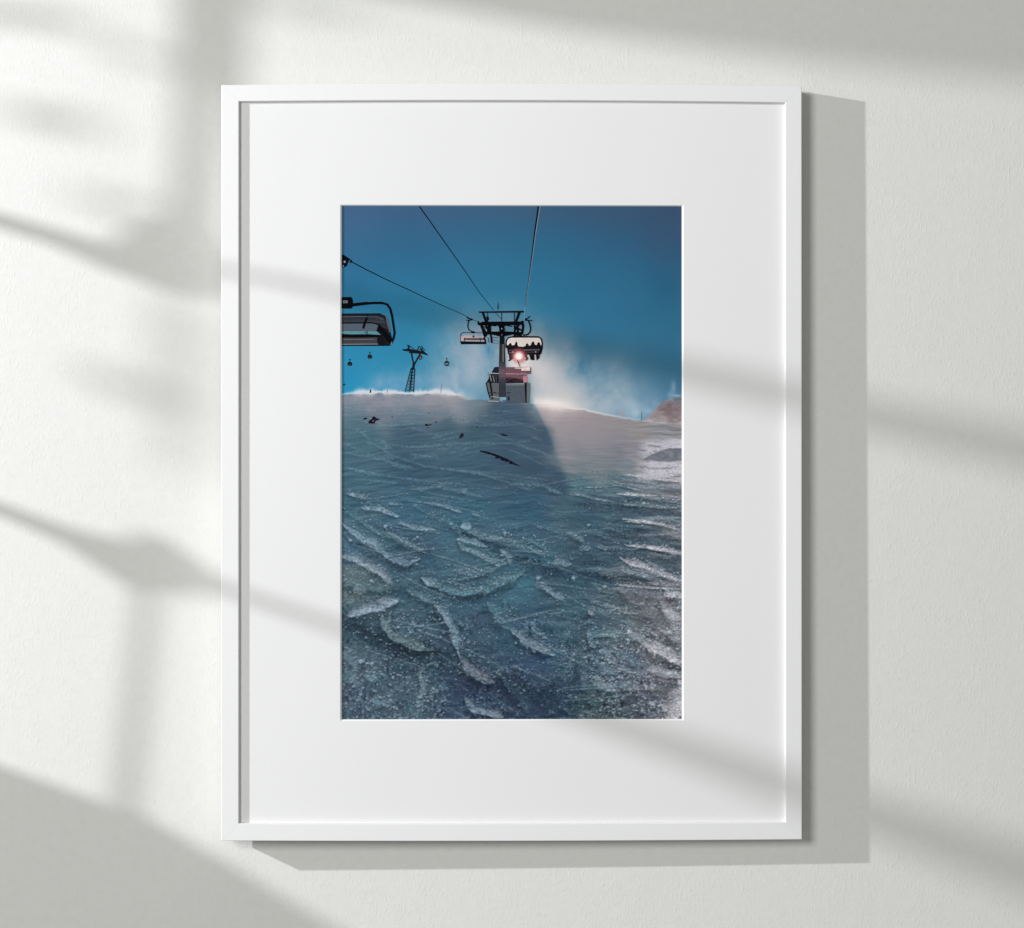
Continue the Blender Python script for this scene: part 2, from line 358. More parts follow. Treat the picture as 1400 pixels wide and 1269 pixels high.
LT = (131, 152, 168); MD = (110, 134, 148); TL = (96, 128, 142); BR = (200, 199, 206); GY = (138, 150, 164); DK = (52, 72, 90)
strokes = [
 ([(495, 694.6), (519, 696.4), (547, 707)], 4, LT, .8), ([(580, 687), (607, 692), (632, 701.6)], 2.6, LT, .75),
 ([(468, 716), (481, 726), (495, 737), (517, 751), (538, 765), (557, 772.6), (574, 763)], 4.6, LT, .75), ([(497, 742), (512, 741), (520, 752)], 5, LT, .6),
 ([(529, 727), (555, 741), (582, 757)], 3.2, MD, .8), ([(547, 716), (571, 723), (596, 725)], 3.8, LT, .8),
 ([(466, 761), (491, 768), (517, 779), (537, 800)], 6, GY, .85), ([(500, 778), (520, 782), (535, 800)], 5, GY, .6), ([(466, 795), (500, 800), (545, 803)], 9, (88, 110, 118), .55),
 ([(476, 842), (512, 831), (545, 823)], 8.5, GY, .88), ([(522, 842), (526, 856), (537, 871), (563, 885), (592, 888.6)], 6.5, (120, 138, 148), .8),
 ([(594, 826), (604, 836), (611, 846), (619, 866), (627, 896)], 6, LT, .82), ([(628, 897), (640, 916), (662, 930), (677, 932)], 7.5, (132, 140, 154), .85),
 ([(635, 955), (646, 969), (666, 976), (688, 979)], 6.5, GY, .75), ([(573, 912), (578, 940), (573, 960), (570, 982)], 4, MD, .5),
 ([(577, 791), (599, 803), (633, 813), (668, 806), (699, 793), (718, 780)], 5.2, TL, .8), ([(577, 790), (590, 799), (604, 800)], 5, LT, .75),
 ([(626, 737), (633, 750), (659, 761), (682, 772), (697, 768)], 4.2, LT, .7), ([(625, 738), (645, 741), (667, 748)], 4.4, LT, .65), ([(684, 753), (694, 760), (698, 770)], 4, MD, .8),
 ([(637, 785), (660, 784), (679, 777)], 3.6, TL, .75), ([(668, 800), (690, 792), (700, 790)], 5, MD, .7), ([(615, 796), (640, 790), (655, 789)], 3, TL, .6),
 ([(631, 721), (643, 720.6)], 6.5, LT, .7), ([(644, 702), (656, 705)], 3, MD, .7), ([(625, 643.5), (650, 646), (700, 661)], 2.2, MD, .65), ([(559, 669.5), (599, 665), (659, 679)], 4, MD, .45),
 ([(668, 733.6), (700, 741)], 3, MD, .8), ([(477, 676), (502, 682)], 3.2, LT, .65), ([(530, 689), (552, 690)], 2.2, LT, .6), ([(629, 670), (638, 673)], 4, LT, .6), ([(565, 691), (570, 692)], 2.4, LT, .7),
 ([(700, 661), (743, 664), (772, 676)], 2.6, TL, .7), ([(747, 669), (770, 677)], 2, MD, .7), ([(778, 676), (795, 677), (813, 682), (840, 687)], 2.2, GY, .75), ([(797, 666), (825, 667)], 1.4, GY, .7), ([(780, 664), (800, 668)], 1.5, TL, .7),
 ([(842, 675.5), (873, 677), (899, 678)], 2.2, BR, .8), ([(835, 656), (856, 665), (875, 672)], 2, (150, 148, 152), .6), ([(847, 689), (882, 692), (932, 695.5)], 2.6, (128, 142, 150), .8), ([(851, 710), (882, 713), (908, 718), (933, 727)], 2.0, BR, .9), ([(893, 708), (933, 708)], 2, GY, .7),
 ([(856, 648.7), (891, 654), (933, 659)], 2, BR, .75), ([(880, 640), (933, 650)], 6, (172, 168, 172), .7), ([(850, 655), (900, 662), (933, 668)], 2.2, GY, .6), ([(880, 680), (905, 684), (932, 688)], 3, GY, .5), ([(905, 725), (933, 732)], 6, (140, 142, 148), .55),
 ([(700, 741), (718, 740)], 2.2, MD, .75), ([(722, 748), (745, 760)], 3.4, TL, .75), ([(778, 728), (798, 740)], 4, MD, .65), ([(792, 752), (808, 749)], 3, LT, .65), ([(816, 747), (830, 752)], 2.4, GY, .5),
 ([(856, 746), (891, 749), (933, 756)], 2.8, BR, .85), ([(853, 768), (873, 772), (899, 782), (933, 796)], 4.2, (186, 186, 194), .9), ([(850, 780), (880, 786), (900, 792)], 5, GY, .6), ([(887, 797), (933, 801)], 4, (138, 140, 150), .9), ([(840, 799.5), (887, 804), (933, 806)], 1.6, BR, .8), ([(908, 812), (933, 816)], 5, BR, .85),
 ([(849, 808), (882, 822), (899, 848), (915, 870)], 13, (118, 120, 128), .5), ([(733, 794), (752, 810), (773, 822)], 4.2, LT, .75), ([(755.5, 769), (781, 772)], 4.4, LT, .7), ([(730, 800), (745, 805)], 4, MD, .5), ([(783, 788), (785, 792)], 5.5, LT, .9),
 ([(700, 860), (717, 878), (738, 887), (757, 896)], 7, (124, 142, 156), .85), ([(668, 826), (680, 842), (700, 862)], 8, TL, .6), ([(724, 854), (734, 865), (749, 874)], 3.2, MD, .8), ([(808, 926), (820, 937), (842, 942)], 7, GY, .85), ([(799, 863), (796, 906), (803, 940), (820, 982)], 9, (84, 104, 114), .6), ([(803, 862), (808, 882), (816, 886)], 3.4, LT, .65), ([(818, 890), (835, 895)], 5, LT, .75),
 ([(804, 834), (811, 840)], 6, (150, 150, 162), .8), ([(848, 906), (852, 914)], 5.5, LT, .75), ([(854, 938), (860, 942)], 7, (134, 144, 154), .8), ([(867, 938), (873, 944)], 6, (134, 144, 154), .8), ([(889, 939), (896, 943)], 6, (142, 154, 156), .8), ([(907, 964), (909, 972)], 5, BR, .8), ([(900, 972), (903, 974)], 4, GY, .7),
 ([(880, 884), (906, 892), (933, 908)], 8, (196, 194, 202), .8), ([(905, 862), (933, 878)], 7, (168, 168, 176), .7), ([(885, 917), (905, 920), (933, 926)], 7, (180, 180, 188), .65), ([(918, 985), (933, 970), (934, 955)], 8, (208, 204, 210), .85), ([(928, 930), (934, 945)], 4, BR, .7), ([(905, 824), (915, 838), (930, 850)], 7, BR, .6), ([(865, 868), (880, 876)], 5, GY, .7),
]
qz = lambda *a: [(465+x/2.819, 536+y/2.819) for x, y in a]
strokes = [(qz((60, 135), (120, 195), (200, 245), (330, 288), (450, 302), (620, 330), (760, 352), (870, 402)), 2.0, MD, .38), (qz((470, 525), (560, 560), (650, 582), (790, 625)), 5, MD, .6),
 (qz((20, 390), (110, 410)), 3, MD, .6), (qz((300, 450), (420, 500), (470, 560)), 4, TL, .4), (qz((10, 460), (60, 480), (140, 540), (200, 560)), 4, TL, .5), (qz((170, 540), (260, 590), (330, 620)), 5, MD, .55),
 (qz((10, 720), (100, 750), (190, 760)), 8, (104, 124, 130), .5), (qz((50, 760), (95, 775)), 8, GY, .6), (qz((260, 760), (330, 800), (360, 810)), 6, MD, .65), (qz((640, 350), (740, 380)), 3, TL, .5),
 (qz((430, 690), (520, 700), (610, 680)), 4, MD, .6), (qz((400, 770), (470, 775), (560, 760)), 7, MD, .6), (qz((700, 560), (790, 600), (800, 630)), 3.5, TL, .55), (qz((870, 540), (940, 580)), 4, MD, .5),
 (qz((1080, 640), (1190, 690), (1315, 735)), 4, BR, .5), (qz((1180, 600), (1315, 625)), 3, BR, .8), (qz((1100, 500), (1200, 505), (1315, 530)), 2, BR, .7), (qz((1080, 350), (1180, 368), (1315, 372)), 2.4, GY, .7), (qz((1120, 330), (1315, 345)), 2, BR, .5),
 (qz((1050, 760), (1180, 780), (1315, 800)), 6, GY, .45), (qz((1180, 970), (1260, 1010), (1315, 1060)), 9, BR, .7), (qz((1120, 940), (1200, 980)), 5, BR, .6), (qz((1240, 830), (1290, 900), (1315, 940)), 7, BR, .5),
 (qz((1290, 1250), (1300, 1190), (1315, 1130)), 8, BR, .8), (qz((1060, 1010), (1120, 1030), (1160, 1060)), 7, MD, .6), (qz((1000, 1060), (1060, 1090)), 7, MD, .5), (qz((1080, 1140), (1150, 1140)), 9, (128, 142, 152), .6),
 (qz((20, 1000), (60, 1060), (40, 1120)), 8, MD, .4), (qz((100, 1090), (150, 1110)), 7, MD, .6), (qz((120, 1190), (200, 1200)), 7, MD, .6), (qz((300, 1080), (325, 1150), (310, 1250)), 5, MD, .55), (qz((620, 1100), (700, 1170), (720, 1230)), 9, (74, 98, 112), .5)]+strokes
darks = [(qz((420, 530), (520, 570), (600, 612), (720, 672), (820, 705), (1000, 725), (1060, 748)), 6, (54, 76, 92), .8), (qz((900, 440), (1100, 462), (1315, 480)), 7, (66, 84, 98), .7), (qz((960, 560), (1120, 580), (1315, 600)), 7, (64, 82, 96), .7), (qz((1000, 630), (1200, 650), (1315, 690)), 4, (62, 80, 94), .7), (qz((880, 400), (1100, 420), (1315, 430)), 3, (66, 86, 100), .6),
 (qz((20, 900), (160, 960), (260, 1010), (430, 1030)), 13, (52, 70, 84), .75), (qz((330, 840), (420, 990), (480, 1080)), 7, (58, 78, 92), .55), (qz((200, 740), (270, 800), (400, 850)), 8, (58, 80, 96), .5), (qz((900, 880), (930, 1050), (900, 1200)), 12, (56, 76, 94), .5), ([(700, 760), (730, 771), (752, 780), (804, 791), (846, 797)], 4.5, DK, .75), ([(466, 852), (490, 864), (511, 880), (546, 895), (614, 897)], 8, (54, 72, 86), .75), ([(861, 870), (900, 880), (933, 889)], 5, (84, 90, 98), .7),
 ([(600, 835), (612, 870), (620, 900), (640, 925)], 6, (62, 82, 96), .5), ([(885, 808), (933, 809)], 3, (74, 88, 100), .8), ([(596, 722), (640, 738), (700, 757)], 6, (58, 86, 104), .6), ([(743, 660), (765, 667), (773, 677)], 2.2, (56, 74, 90), .8), ([(500, 712), (540, 735), (582, 762), (600, 770)], 5, (60, 84, 102), .6), ([(468, 735), (500, 760), (540, 778), (575, 780)], 6, (60, 82, 100), .6),
 ([(470, 805), (540, 812), (600, 826)], 7, (60, 86, 100), .55), ([(580, 800), (612, 820), (660, 822), (705, 803)], 5, (58, 84, 104), .6), ([(922, 925), (926, 955)], 5, (96, 94, 102), .7), ([(660, 940), (720, 965), (780, 950)], 22, (54, 70, 92), .5), ([(850, 728), (890, 735), (932, 745)], 6, (76, 92, 102), .6), ([(855, 758), (890, 764), (932, 780)], 5, (78, 92, 102), .6)]
for k, (p, w, c, a) in enumerate(darks): snow = stroke(snow, p, w, c, a, .5, 900+k, False)
for k, (p, w, c, a) in enumerate(strokes): snow = stroke(snow, p, w, c, a, .30, k)
dr = np.random.RandomState(31)
debris = []
for (p, w, c, a) in strokes:
    if w < 2.4: continue
    L_ = sum(math.hypot(p[k+1][0]-p[k][0], p[k+1][1]-p[k][1]) for k in range(len(p)-1))
    for q in range(int(L_*.9)):
        k = dr.randint(0, len(p)-1); t = dr.rand()
        off = dr.rand()**1.4*w*2.6
        debris.append((p[k][0]+(p[k+1][0]-p[k][0])*t+dr.randn()*2+off*.35, p[k][1]+(p[k+1][1]-p[k][1])*t-off+dr.randn()*1.0))
# long crossing ski tracks: a pale lip with a darker groove beside it
tr = np.random.RandomState(77)
for k in range(64):
    y0 = 645+330*tr.rand()**1.15; x0 = 455+470*tr.rand(); dp = (y0-545)/440
    ang = (.10+.75*dp*tr.rand()+.25*tr.rand()) if tr.rand() < .72 else -(.05+.35*tr.rand())
    L_ = (50+90*tr.rand())*(.6+.6*dp); cv = (tr.rand()-.5)*.9
    pts = []
    for q in range(7):
        t = q/6.0; a_ = ang+cv*(t-.5)
        pts.append((x0, y0)); x0 += L_/6*math.cos(a_); y0 += L_/6*math.sin(a_)*(.4+.6*dp)
    wd = .8+1.6*dp*tr.rand()
    bright = (118, 140, 154) if pts[3][0] < 850 else (172, 174, 182)
    snow = stroke(snow, [(px_, py_+wd*1.5) for px_, py_ in pts], wd*1.2, (58, 80, 96) if pts[3][0] < 850 else (82, 92, 102), .42, .3, 1400+k, False)
    snow = stroke(snow, pts, wd, bright, .30+.35*tr.rand(), .4, 1500+k, False)
# faint far tracks
far = [(qz((20, 60), (200, 78), (420, 90)), 1.0), (qz((60, 110), (200, 130), (330, 118)), 1.0), (qz((150, 200), (300, 215), (420, 205), (560, 190)), 1.2), (qz((300, 225), (480, 215), (620, 200)), 1.0), (qz((430, 250), (560, 225)), 1.0), (qz((620, 210), (720, 250), (800, 290)), .9), (qz((700, 215), (760, 225), (830, 260)), .9), (qz((10, 230), (160, 262), (300, 300)), 1.4), (qz((20, 290), (160, 320), (330, 345), (520, 360)), 1.5), (qz((60, 335), (240, 352)), 1.3), (qz((450, 300), (640, 318), (800, 340)), 1.4), (qz((480, 100), (600, 130), (700, 125), (780, 150)), .9), (qz((560, 70), (700, 80)), .8), (qz((880, 372), (1000, 380), (1120, 395)), 1.1), (qz((900, 340), (1060, 352)), 1.1), (qz((930, 300), (1080, 330), (1160, 350)), 1.2), (qz((250, 130), (380, 170), (470, 150)), .9), (qz((20, 160), (120, 150)), 1.2), (qz((30, 200), (90, 235), (190, 260)), 1.8), ([(560, 566), (600, 566), (640, 570)], 1.2), ([(600, 566), (640, 578), (656, 583), (700, 577), (735, 581)], 1.2), ([(640, 565), (690, 573)], 1), ([(664, 590), (700, 602), (720, 612)], 1.2), ([(600, 602), (640, 596)], 1), ([(560, 612), (620, 606), (690, 606)], 1.6), ([(600, 613), (640, 608), (700, 606), (740, 618), (770, 630)], 1.3), ([(560, 628), (600, 622), (650, 612)], 2), ([(475, 584), (492, 588), (505, 600)], 1.6), ([(468, 607), (480, 608)], 2), ([(500, 605), (509, 608)], 3), ([(512, 601), (530, 606)], 2), ([(522, 612), (534, 613)], 3.2), ([(525, 622), (540, 628)], 2), ([(548, 612), (590, 610)], 1.3), ([(560, 620), (605, 628)], 1.5), ([(470, 576), (490, 572)], 1.2), ([(540, 566), (575, 565)], 1), ([(588, 599), (606, 597)], 1), ([(600, 640), (640, 646), (668, 651)], 2.2), ([(470, 640), (520, 650)], 2), ([(535, 636), (560, 642)], 2), ([(725, 596), (740, 602)], 2.5), ([(708, 604), (726, 603)], 2)]
for k, (p, w) in enumerate(far): snow = stroke(snow, p, w+.4, (104, 132, 146), .5, .5, 1200+k, False)
# pale broken snowfield on the far right with its dark wedge
pm = sm(866, 890, X)*sm(598, 606, Y+.05*(X-900))*(1-sm(650, 662, Y))
pn = sm(.36, .52, fbm(X/16, sl/3.0, 805, 4))
snow = mix(snow, (206, 204, 212), pm*pn*.9)
nz = 3.2*(fbm(X/7, Y/5, 811, 4)-.5)
wl = np.interp(X, [872, 890, 902, 914, 926, 940], [630, 622, 616.5, 612, 613, 611])+nz; wu = np.interp(X, [872, 900, 912, 940], [629, 632, 633, 630])+nz*.8
wm = sm(-.5, 1.5, Y-wl)*sm(-.5, 2.5, wu-Y)*sm(872, 884, X)
snow = mix(snow, np.array([112, 116, 126.])+((fbm(X/6, Y/3, 815, 4)-.5)*60)[..., None], wm*.9)
ln = sm(.47, .5, fbm(X/9, Y/1.6+X/22, 817, 3))*(1-sm(.5, .53, fbm(X/9, Y/1.6+X/22, 817, 3)))
snow = mix(snow, (110, 108, 116), ln*pm*.65*(1-wm))

# lumps of thrown-up snow: small, brighter, each with its dark foot
def dens(x, y):
    d = .12+.88*min(1, max(0, (y-640)/260.0))
    if y < 630: return 0
    if x < 560 and y > 830: d *= 1.5
    if 540 < x < 590 and 840 < y < 880: d *= 2.2
    if 600 < x < 800 and y > 920: d *= .5
    if x > 830 and y > 850: d *= 1.7
    if 690 < x < 760 and 700 < y < 720: d *= 2
    if 490 < x < 590 and 700 < y < 730: d *= 2
    if 560 < x < 670 and 662 < y < 692: d *= 2.5
    if y < 800 and 740 < x < 850: d *= .5
    return d
lump = rng.rand(9000, 6)
cn = lambda x, y: .5
clus = fbm(X/15, Y/9, 951, 3)
spots = []
for q in lump:
    x = PX0+q[0]*(PX1-PX0); y = 630+q[1]*356
    i = int((x-PX0)/(PX1-PX0)*(NX-1)); j = int((y-PY0)/(PY1-PY0)*(NY-1))
    cval = np.clip((clus[min(j, NY-1), i]-.40)*5, 0.05, 1)
    if q[2] > dens(x, y)*cval*.85: continue
    spots.append((x, y, q))
for (x, y) in debris: spots.append((x, y, dr.rand(6)))
for k in range(330):
    u = dr.rand()
    if u < .5: x, y = 466+145*dr.rand(), 835+148*dr.rand()
    elif u < .8: x, y = 790+140*dr.rand(), 850+130*dr.rand()
    else: x, y = 570+200*dr.rand(), 740+190*dr.rand()
    q = dr.rand(6); q[3] = .78+.24*dr.rand(); q[4] = .35+.6*q[4]; spots.append((x, y, q))
for (x, y, q) in spots:
    if not (PX0+2 < x < PX1-2 and 640 < y < PY1-2): continue
    i = int((x-PX0)/(PX1-PX0)*(NX-1)); j = int((y-PY0)/(PY1-PY0)*(NY-1))
    dp = (y-545)/440
    r = (.55+1.5*q[3]**4+.35*q[3])*(.5+.75*dp)
    if q[4] > .985: r *= 1.9
    R = int(r*3/(PX1-PX0)*NX)+3
    a0, a1, b0, b1 = max(0, j-R), min(NY, j+R+1), max(0, i-R), min(NX, i+R+1)
    xx = X[a0:a1, b0:b1]-x; yy = (Y[a0:a1, b0:b1]-y)*1.25
    ang = q[5]*3.1; xr = xx*math.cos(ang)+yy*math.sin(ang); yr = -xx*math.sin(ang)+yy*math.cos(ang)
    d = np.hypot(xr, yr*1.35)
    m = (1-sm(r*.3, r*1.3, d+r*.9*(fbm(xx/1.3+x, yy/1.1+y, 77, 2)-.5)))*(.5+.5*q[4])
    sh = (1-sm(r*.6, r*1.5, np.hypot(xx, yy-r*1.1)))*.16
    sub = snow[a0:a1, b0:b1]
    sub = sub*(1-sh[..., None]*.7)
    rt = 1.0 if x < 840 else 1.0+.28*min(1, (x-840)/80)
    br = (.42+.58*q[4]**1.3)
    c = np.array([112+40*br, 132+36*br, 146+36*br])*rt
    if rt > 1.1: c = c*np.array([1.06, 1.02, 1.0])
    lit = 1-.16*np.clip(yy/r, -1, 1)
    snow[a0:a1, b0:b1] = sub*(1-(m*.78)[..., None])+c[None, None, :]*lit[..., None]*(m*.78)[..., None]
ctr = 1+.17*(1-sm(820, 900, X))*sm(600, 700, Y)
snow = np.array([71, 96, 112.])+(snow-np.array([71, 96, 112.]))*ctr[..., None]
cool = (1-sm(800, 900, X))*sm(560, 640, Y)
snow = snow*(1-cool[..., None]*np.array([.04, .0, .0]))
# the shadow wedge cast by the station, soft on its right side
edge = np.interp(Y, [546, 552, 586, 621, 667, 700], [729, 731, 748, 762, 777, 784])
soft = np.interp(Y, [546, 600, 680], [1.5, 4.5, 9])
inside = sm(-1, 1, (edge-X)/soft)*sm(575, 700, X+.6*(Y-545))*(1-sm(650, 705, Y))*sm(-.5, 1, (Y-546))
flat = np.array([67, 90, 108], float)+(fbm(X/30, Y/8, 881, 4)-.5)[..., None]*16
lumn = snow.mean(axis=2)
snow = mix(snow, flat*(1+.0*lumn[..., None])+np.clip(snow-np.array([70, 95, 112]), -8, 40)*.75, inside*.9)
# spray in front of the lit slope
hz = np.exp(-((X-800)/75.0)**2-((Y-590)/38.0)**2)*(1-inside)*(.6+.8*fbm(wx/26, wy/26, 861, 4))
snow = mix(snow, (150, 145, 150), np.clip(hz*.75, 0, .85))
img = sky.copy()
# far mountain at the right
mt = np.interp(X, [872, 885, 893, 900, 907, 916, 940], [580, 571, 563, 556, 548.5, 545.5, 542.5])+1.5*(fbm(X/5, Y/90, 821, 3)-.5)
mm = sm(-.6, .6, Y-mt)*(X > 872)
mcol = idw([(890, 574, (168, 162, 164)), (905, 552, (126, 114, 120)), (915, 548, (124, 124, 132)), (930, 546, (120, 124, 134)), (912, 558, (126, 104, 108)), (930, 556, (118, 100, 106)), (900, 565, (152, 138, 140)), (920, 568, (142, 128, 128)), (905, 576, (178, 172, 172)), (930, 576, (158, 146, 146))])
mcol = mcol+((fbm(X/7, Y/3.5, 831, 5)-.5)*60)[..., None]
img = mix(img, mcol, mm)
for (x, y, rx, ry, a) in ((921, 530, 3.5, 9, .4), (917, 540, 4, 5, .4), (926, 541, 6, 2, .5), (850, 565, 3, 4.5, 0), (870, 566, 12, 8, .35), (886, 562, 6, 5, .3)):
    img = mix(img, (190, 208, 220), np.clip(a*np.exp(-((X-x)/rx)**2-((Y-y)/ry)**2)*(.4+1.2*fbm(X/6, Y/6, 841, 3)), 0, 1))
img = mix(img, (180, 152, 160), .75*np.exp(-((X-849.5)/2.6)**4-((Y-564)/3.6)**4))
img = mix(img, snow, sm(-.5, .5, Y-hor))
# glowing spindrift along the crest
dl = Y-hor
crL = (1-sm(618, 642, X))
thick = .8+5.5*np.clip(fbm(X/13, X*0+Y/30, 871, 5)*1.6-.35, .1, 1)
g1 = np.exp(-((dl+1.0)/thick)**2)*crL*(.55+.45*sm(466, 500, X))
img = mix(img, (222, 220, 222), np.clip(g1*1.05, 0, .88))
g2 = sm(0, 3, dl)*(1-sm(8, 34, dl+14*(fbm(X/20, Y/14, 873, 4)-.5)))*crL
img = mix(img, (160, 156, 164), np.clip(g2*.55*(.4+1.2*fbm(X/14, Y/8, 877, 4)), 0, .7))
g3 = np.exp(-((dl+3)/8.0)**2)*np.exp(-((X-754)/30.0)**2)*sm(726, 732, X)
img = mix(img, (212, 208, 206), np.exp(-((dl+4)/28.0)**2)*np.exp(-((X-766)/46.0)**2)*sm(724, 734, X)*.85*(dl < 0))
img = mix(img, (246, 236, 230), np.clip(g3*.95, 0, .92))
g4 = np.exp(-((dl+1.0)/1.5)**2)*(X > 740)*(1-sm(780, 935, X)*.75)
img = mix(img, (228, 222, 218), np.clip(g4*.7, 0, 1))
g5 = np.exp(-((dl+2)/8.0)**2)*np.exp(-((X-640)/12.0)**2)
img = mix(img, (205, 208, 210), np.clip(g5*.4, 0, 1)*(dl < 1))
# light round the low sun
img = mix(img, (240, 222, 216), .85*np.exp(-((X-712)/15.0)**4-((Y-497)/6.5)**4)*(dl < 0))
rs = np.hypot(X-712, (Y-488))
img = mix(img, (238, 222, 218), np.clip(np.exp(-(rs/23.0)**2)*.8, 0, 1)*(dl < 0)*sm(688, 696, X))
img = mix(img, (214, 206, 204), np.clip(np.exp(-((X-735)/16.0)**2-((Y-500)/34.0)**2)*.55, 0, 1)*(dl < 0))
img = np.clip(img+(rng.rand(NY, NX)-.5)[..., None]*3, 0, 255)
#PAINT-END

INK = 1/1.07
lin = np.where(img/255 <= .04045, img/255/12.92, ((img/255+.055)/1.055)**2.4)*INK
rgba = np.ones((NY, NX, 4), np.float32); rgba[..., :3] = np.clip(lin, 0, 1)

def print_material():
    m, nt, b = new_mat('inkjet_paper')
    N, L = nt.nodes, nt.links
    at = N.new('ShaderNodeAttribute'); at.attribute_name = 'ink'
    tc = N.new('ShaderNodeTexCoord')
    n = N.new('ShaderNodeTexNoise'); n.inputs['Scale'].default_value = 1400; n.inputs['Detail'].default_value = 2
    L.new(tc.outputs['Object'], n.inputs['Vector'])
    mr = N.new('ShaderNodeMapRange'); mr.inputs['To Min'].default_value = .93; mr.inputs['To Max'].default_value = 1.07
    L.new(n.outputs['Fac'], mr.inputs['Value'])
    mx = N.new('ShaderNodeVectorMath'); mx.operation = 'MULTIPLY'
    L.new(at.outputs['Color'], mx.inputs[0]); L.new(mr.outputs['Result'], mx.inputs[1])
    L.new(mx.outputs[0], b.inputs['Base Color'])
    b.inputs['Roughness'].default_value = .8; b.inputs['Specular IOR Level'].default_value = .05
    return m
M_print = print_material()

def build_print():
    kk = 1-ZP/D
    vx = (X-CX)*kk*S; vz = (CY-Y)*kk*S
    co = np.empty((NY*NX, 3), np.float32)
    co[:, 0] = vx.ravel(); co[:, 1] = (ZF-ZP)*S; co[:, 2] = vz.ravel()
    idx = np.arange(NY*NX).reshape(NY, NX)
    q = np.stack([idx[1:, :-1], idx[1:, 1:], idx[:-1, 1:], idx[:-1, :-1]], axis=-1).reshape(-1)
    nf = (NY-1)*(NX-1)
    me = bpy.data.meshes.new('art_print')
    me.vertices.add(NY*NX); me.vertices.foreach_set('co', co.ravel())
    me.loops.add(nf*4); me.loops.foreach_set('vertex_index', q.astype(np.int32))
    me.polygons.add(nf); me.polygons.foreach_set('loop_start', np.arange(0, nf*4, 4, dtype=np.int32))
    me.update(); me.validate()
    ca = me.color_attributes.new('ink', 'FLOAT_COLOR', 'POINT')
    ca.data.foreach_set('color', rgba.reshape(-1))
    me.materials.append(M_print)
    o = bpy.data.objects.new('art_print', me); C.objects.link(o); o.parent = fp
    o['label'] = 'blue printed photograph of a chairlift above a tracked snow slope in backlight'
    return o
art = build_print()

# ------------------------------------------------------------------ printed motifs as flat ink shapes on the paper
_ink = {}
def ink(c):
    c = tuple(c)
    if c not in _ink:
        m, nt, b = new_mat('printed_ink')
        N, L = nt.nodes, nt.links
        tc = N.new('ShaderNodeTexCoord'); n = N.new('ShaderNodeTexNoise'); n.inputs['Scale'].default_value = 500; n.inputs['Detail'].default_value = 3
        L.new(tc.outputs['Object'], n.inputs['Vector'])
        r = N.new('ShaderNodeValToRGB'); l = [v*INK for v in s2l(c)]
        r.color_ramp.elements[0].position = .3; r.color_ramp.elements[1].position = .7
        r.color_ramp.elements[0].color = [v*.9 for v in l]+[1]; r.color_ramp.elements[1].color = [min(1, v*1.1) for v in l]+[1]
        L.new(n.outputs['Fac'], r.inputs['Fac']); L.new(r.outputs['Color'], b.inputs['Base Color'])
        b.inputs['Roughness'].default_value = .8; b.inputs['Specular IOR Level'].default_value = .03
        _ink[c] = m
    return _ink[c]

class Ink:
    """collects flat polygons (in photo pixels) for one motif; several inks allowed"""
    def __init__(s, name, layer, label=None, ground=None):
        s.n = name; s.z = ZP+.10+layer*.10; s.v = []; s.f = []; s.mi = []; s.m = []; s.k = 0; s.lab = label
    def _m(s, c):
        m = ink(c)
        if m not in s.m: s.m.append(m)
        return s.m.index(m)
    def poly(s, pts, c=(8, 10, 16)):
        z = s.z+.004*s.k; s.k += 1
        # clip to the paper
        pts = clip(pts)
        if len(pts) < 3: return s
        n = len(s.v)
        kk = 1-z/D
        s.v += [((x-CX)*kk*S, (ZF-z)*S, (CY-y)*kk*S) for x, y in pts]
        s.f.append(tuple(range(n, n+len(pts)))); s.mi.append(s._m(c)); return s
    def line(s, pts, w, c=(8, 10, 16), w2=None):
        w2 = w if w2 is None else w2
        n = len(pts)
        L, R = [], []
        for i, (x, y) in enumerate(pts):
            a = pts[max(0, i-1)]; b = pts[min(n-1, i+1)]
            dx, dy = b[0]-a[0], b[1]-a[1]; l = math.hypot(dx, dy) or 1
            ww = (w+(w2-w)*i/max(1, n-1))/2
            L.append((x-dy/l*ww, y+dx/l*ww)); R.append((x+dy/l*ww, y-dx/l*ww))
        for i in range(n-1): s.poly([L[i], L[i+1], R[i+1], R[i]], c); s.k -= 1
        s.k += 1
        return s
    def disc(s, x, y, rx, ry=None, c=(8, 10, 16), n=14):
        ry = rx if ry is None else ry
        return s.poly([(x+rx*math.cos(2*math.pi*i/n), y+ry*math.sin(2*math.pi*i/n)) for i in range(n)], c)
    def build(s, lab=None):
        o = obj(s.n, s.v, s.f, None, art)
        for m in s.m: o.data.materials.append(m)
        for p, i in zip(o.data.polygons, s.mi): p.material_index = i
        bm = bmesh.new(); bm.from_mesh(o.data)
        bmesh.ops.triangulate(bm, faces=[f for f in bm.faces if len(f.verts) > 4])
        for f in bm.faces:
            f.normal_update()
            if f.normal.y > 0: f.normal_flip()
        bm.to_mesh(o.data); bm.free()
        if s.lab or lab: o['label'] = lab or s.lab
        return o

def clip(pts):
    def cut(p, ins, inter):
        out = []
        for i in range(len(p)):
            a, b = p[i-1], p[i]
            if ins(b):
                if not ins(a): out.append(inter(a, b))
                out.append(b)
            elif ins(a): out.append(inter(a, b))
        return out
    for ax, lim, sg in ((0, 466.6, 1), (0, 933.6, -1), (1, 280.8, 1), (1, 984.4, -1)):
        if not pts: return pts
        def ins(p): return sg*(p[ax]-lim) >= 0
        def inter(a, b):
            t = (lim-a[ax])/(b[ax]-a[ax]); return (a[0]+(b[0]-a[0])*t, a[1]+(b[1]-a[1])*t)
        pts = cut(pts, ins, inter)
    return pts

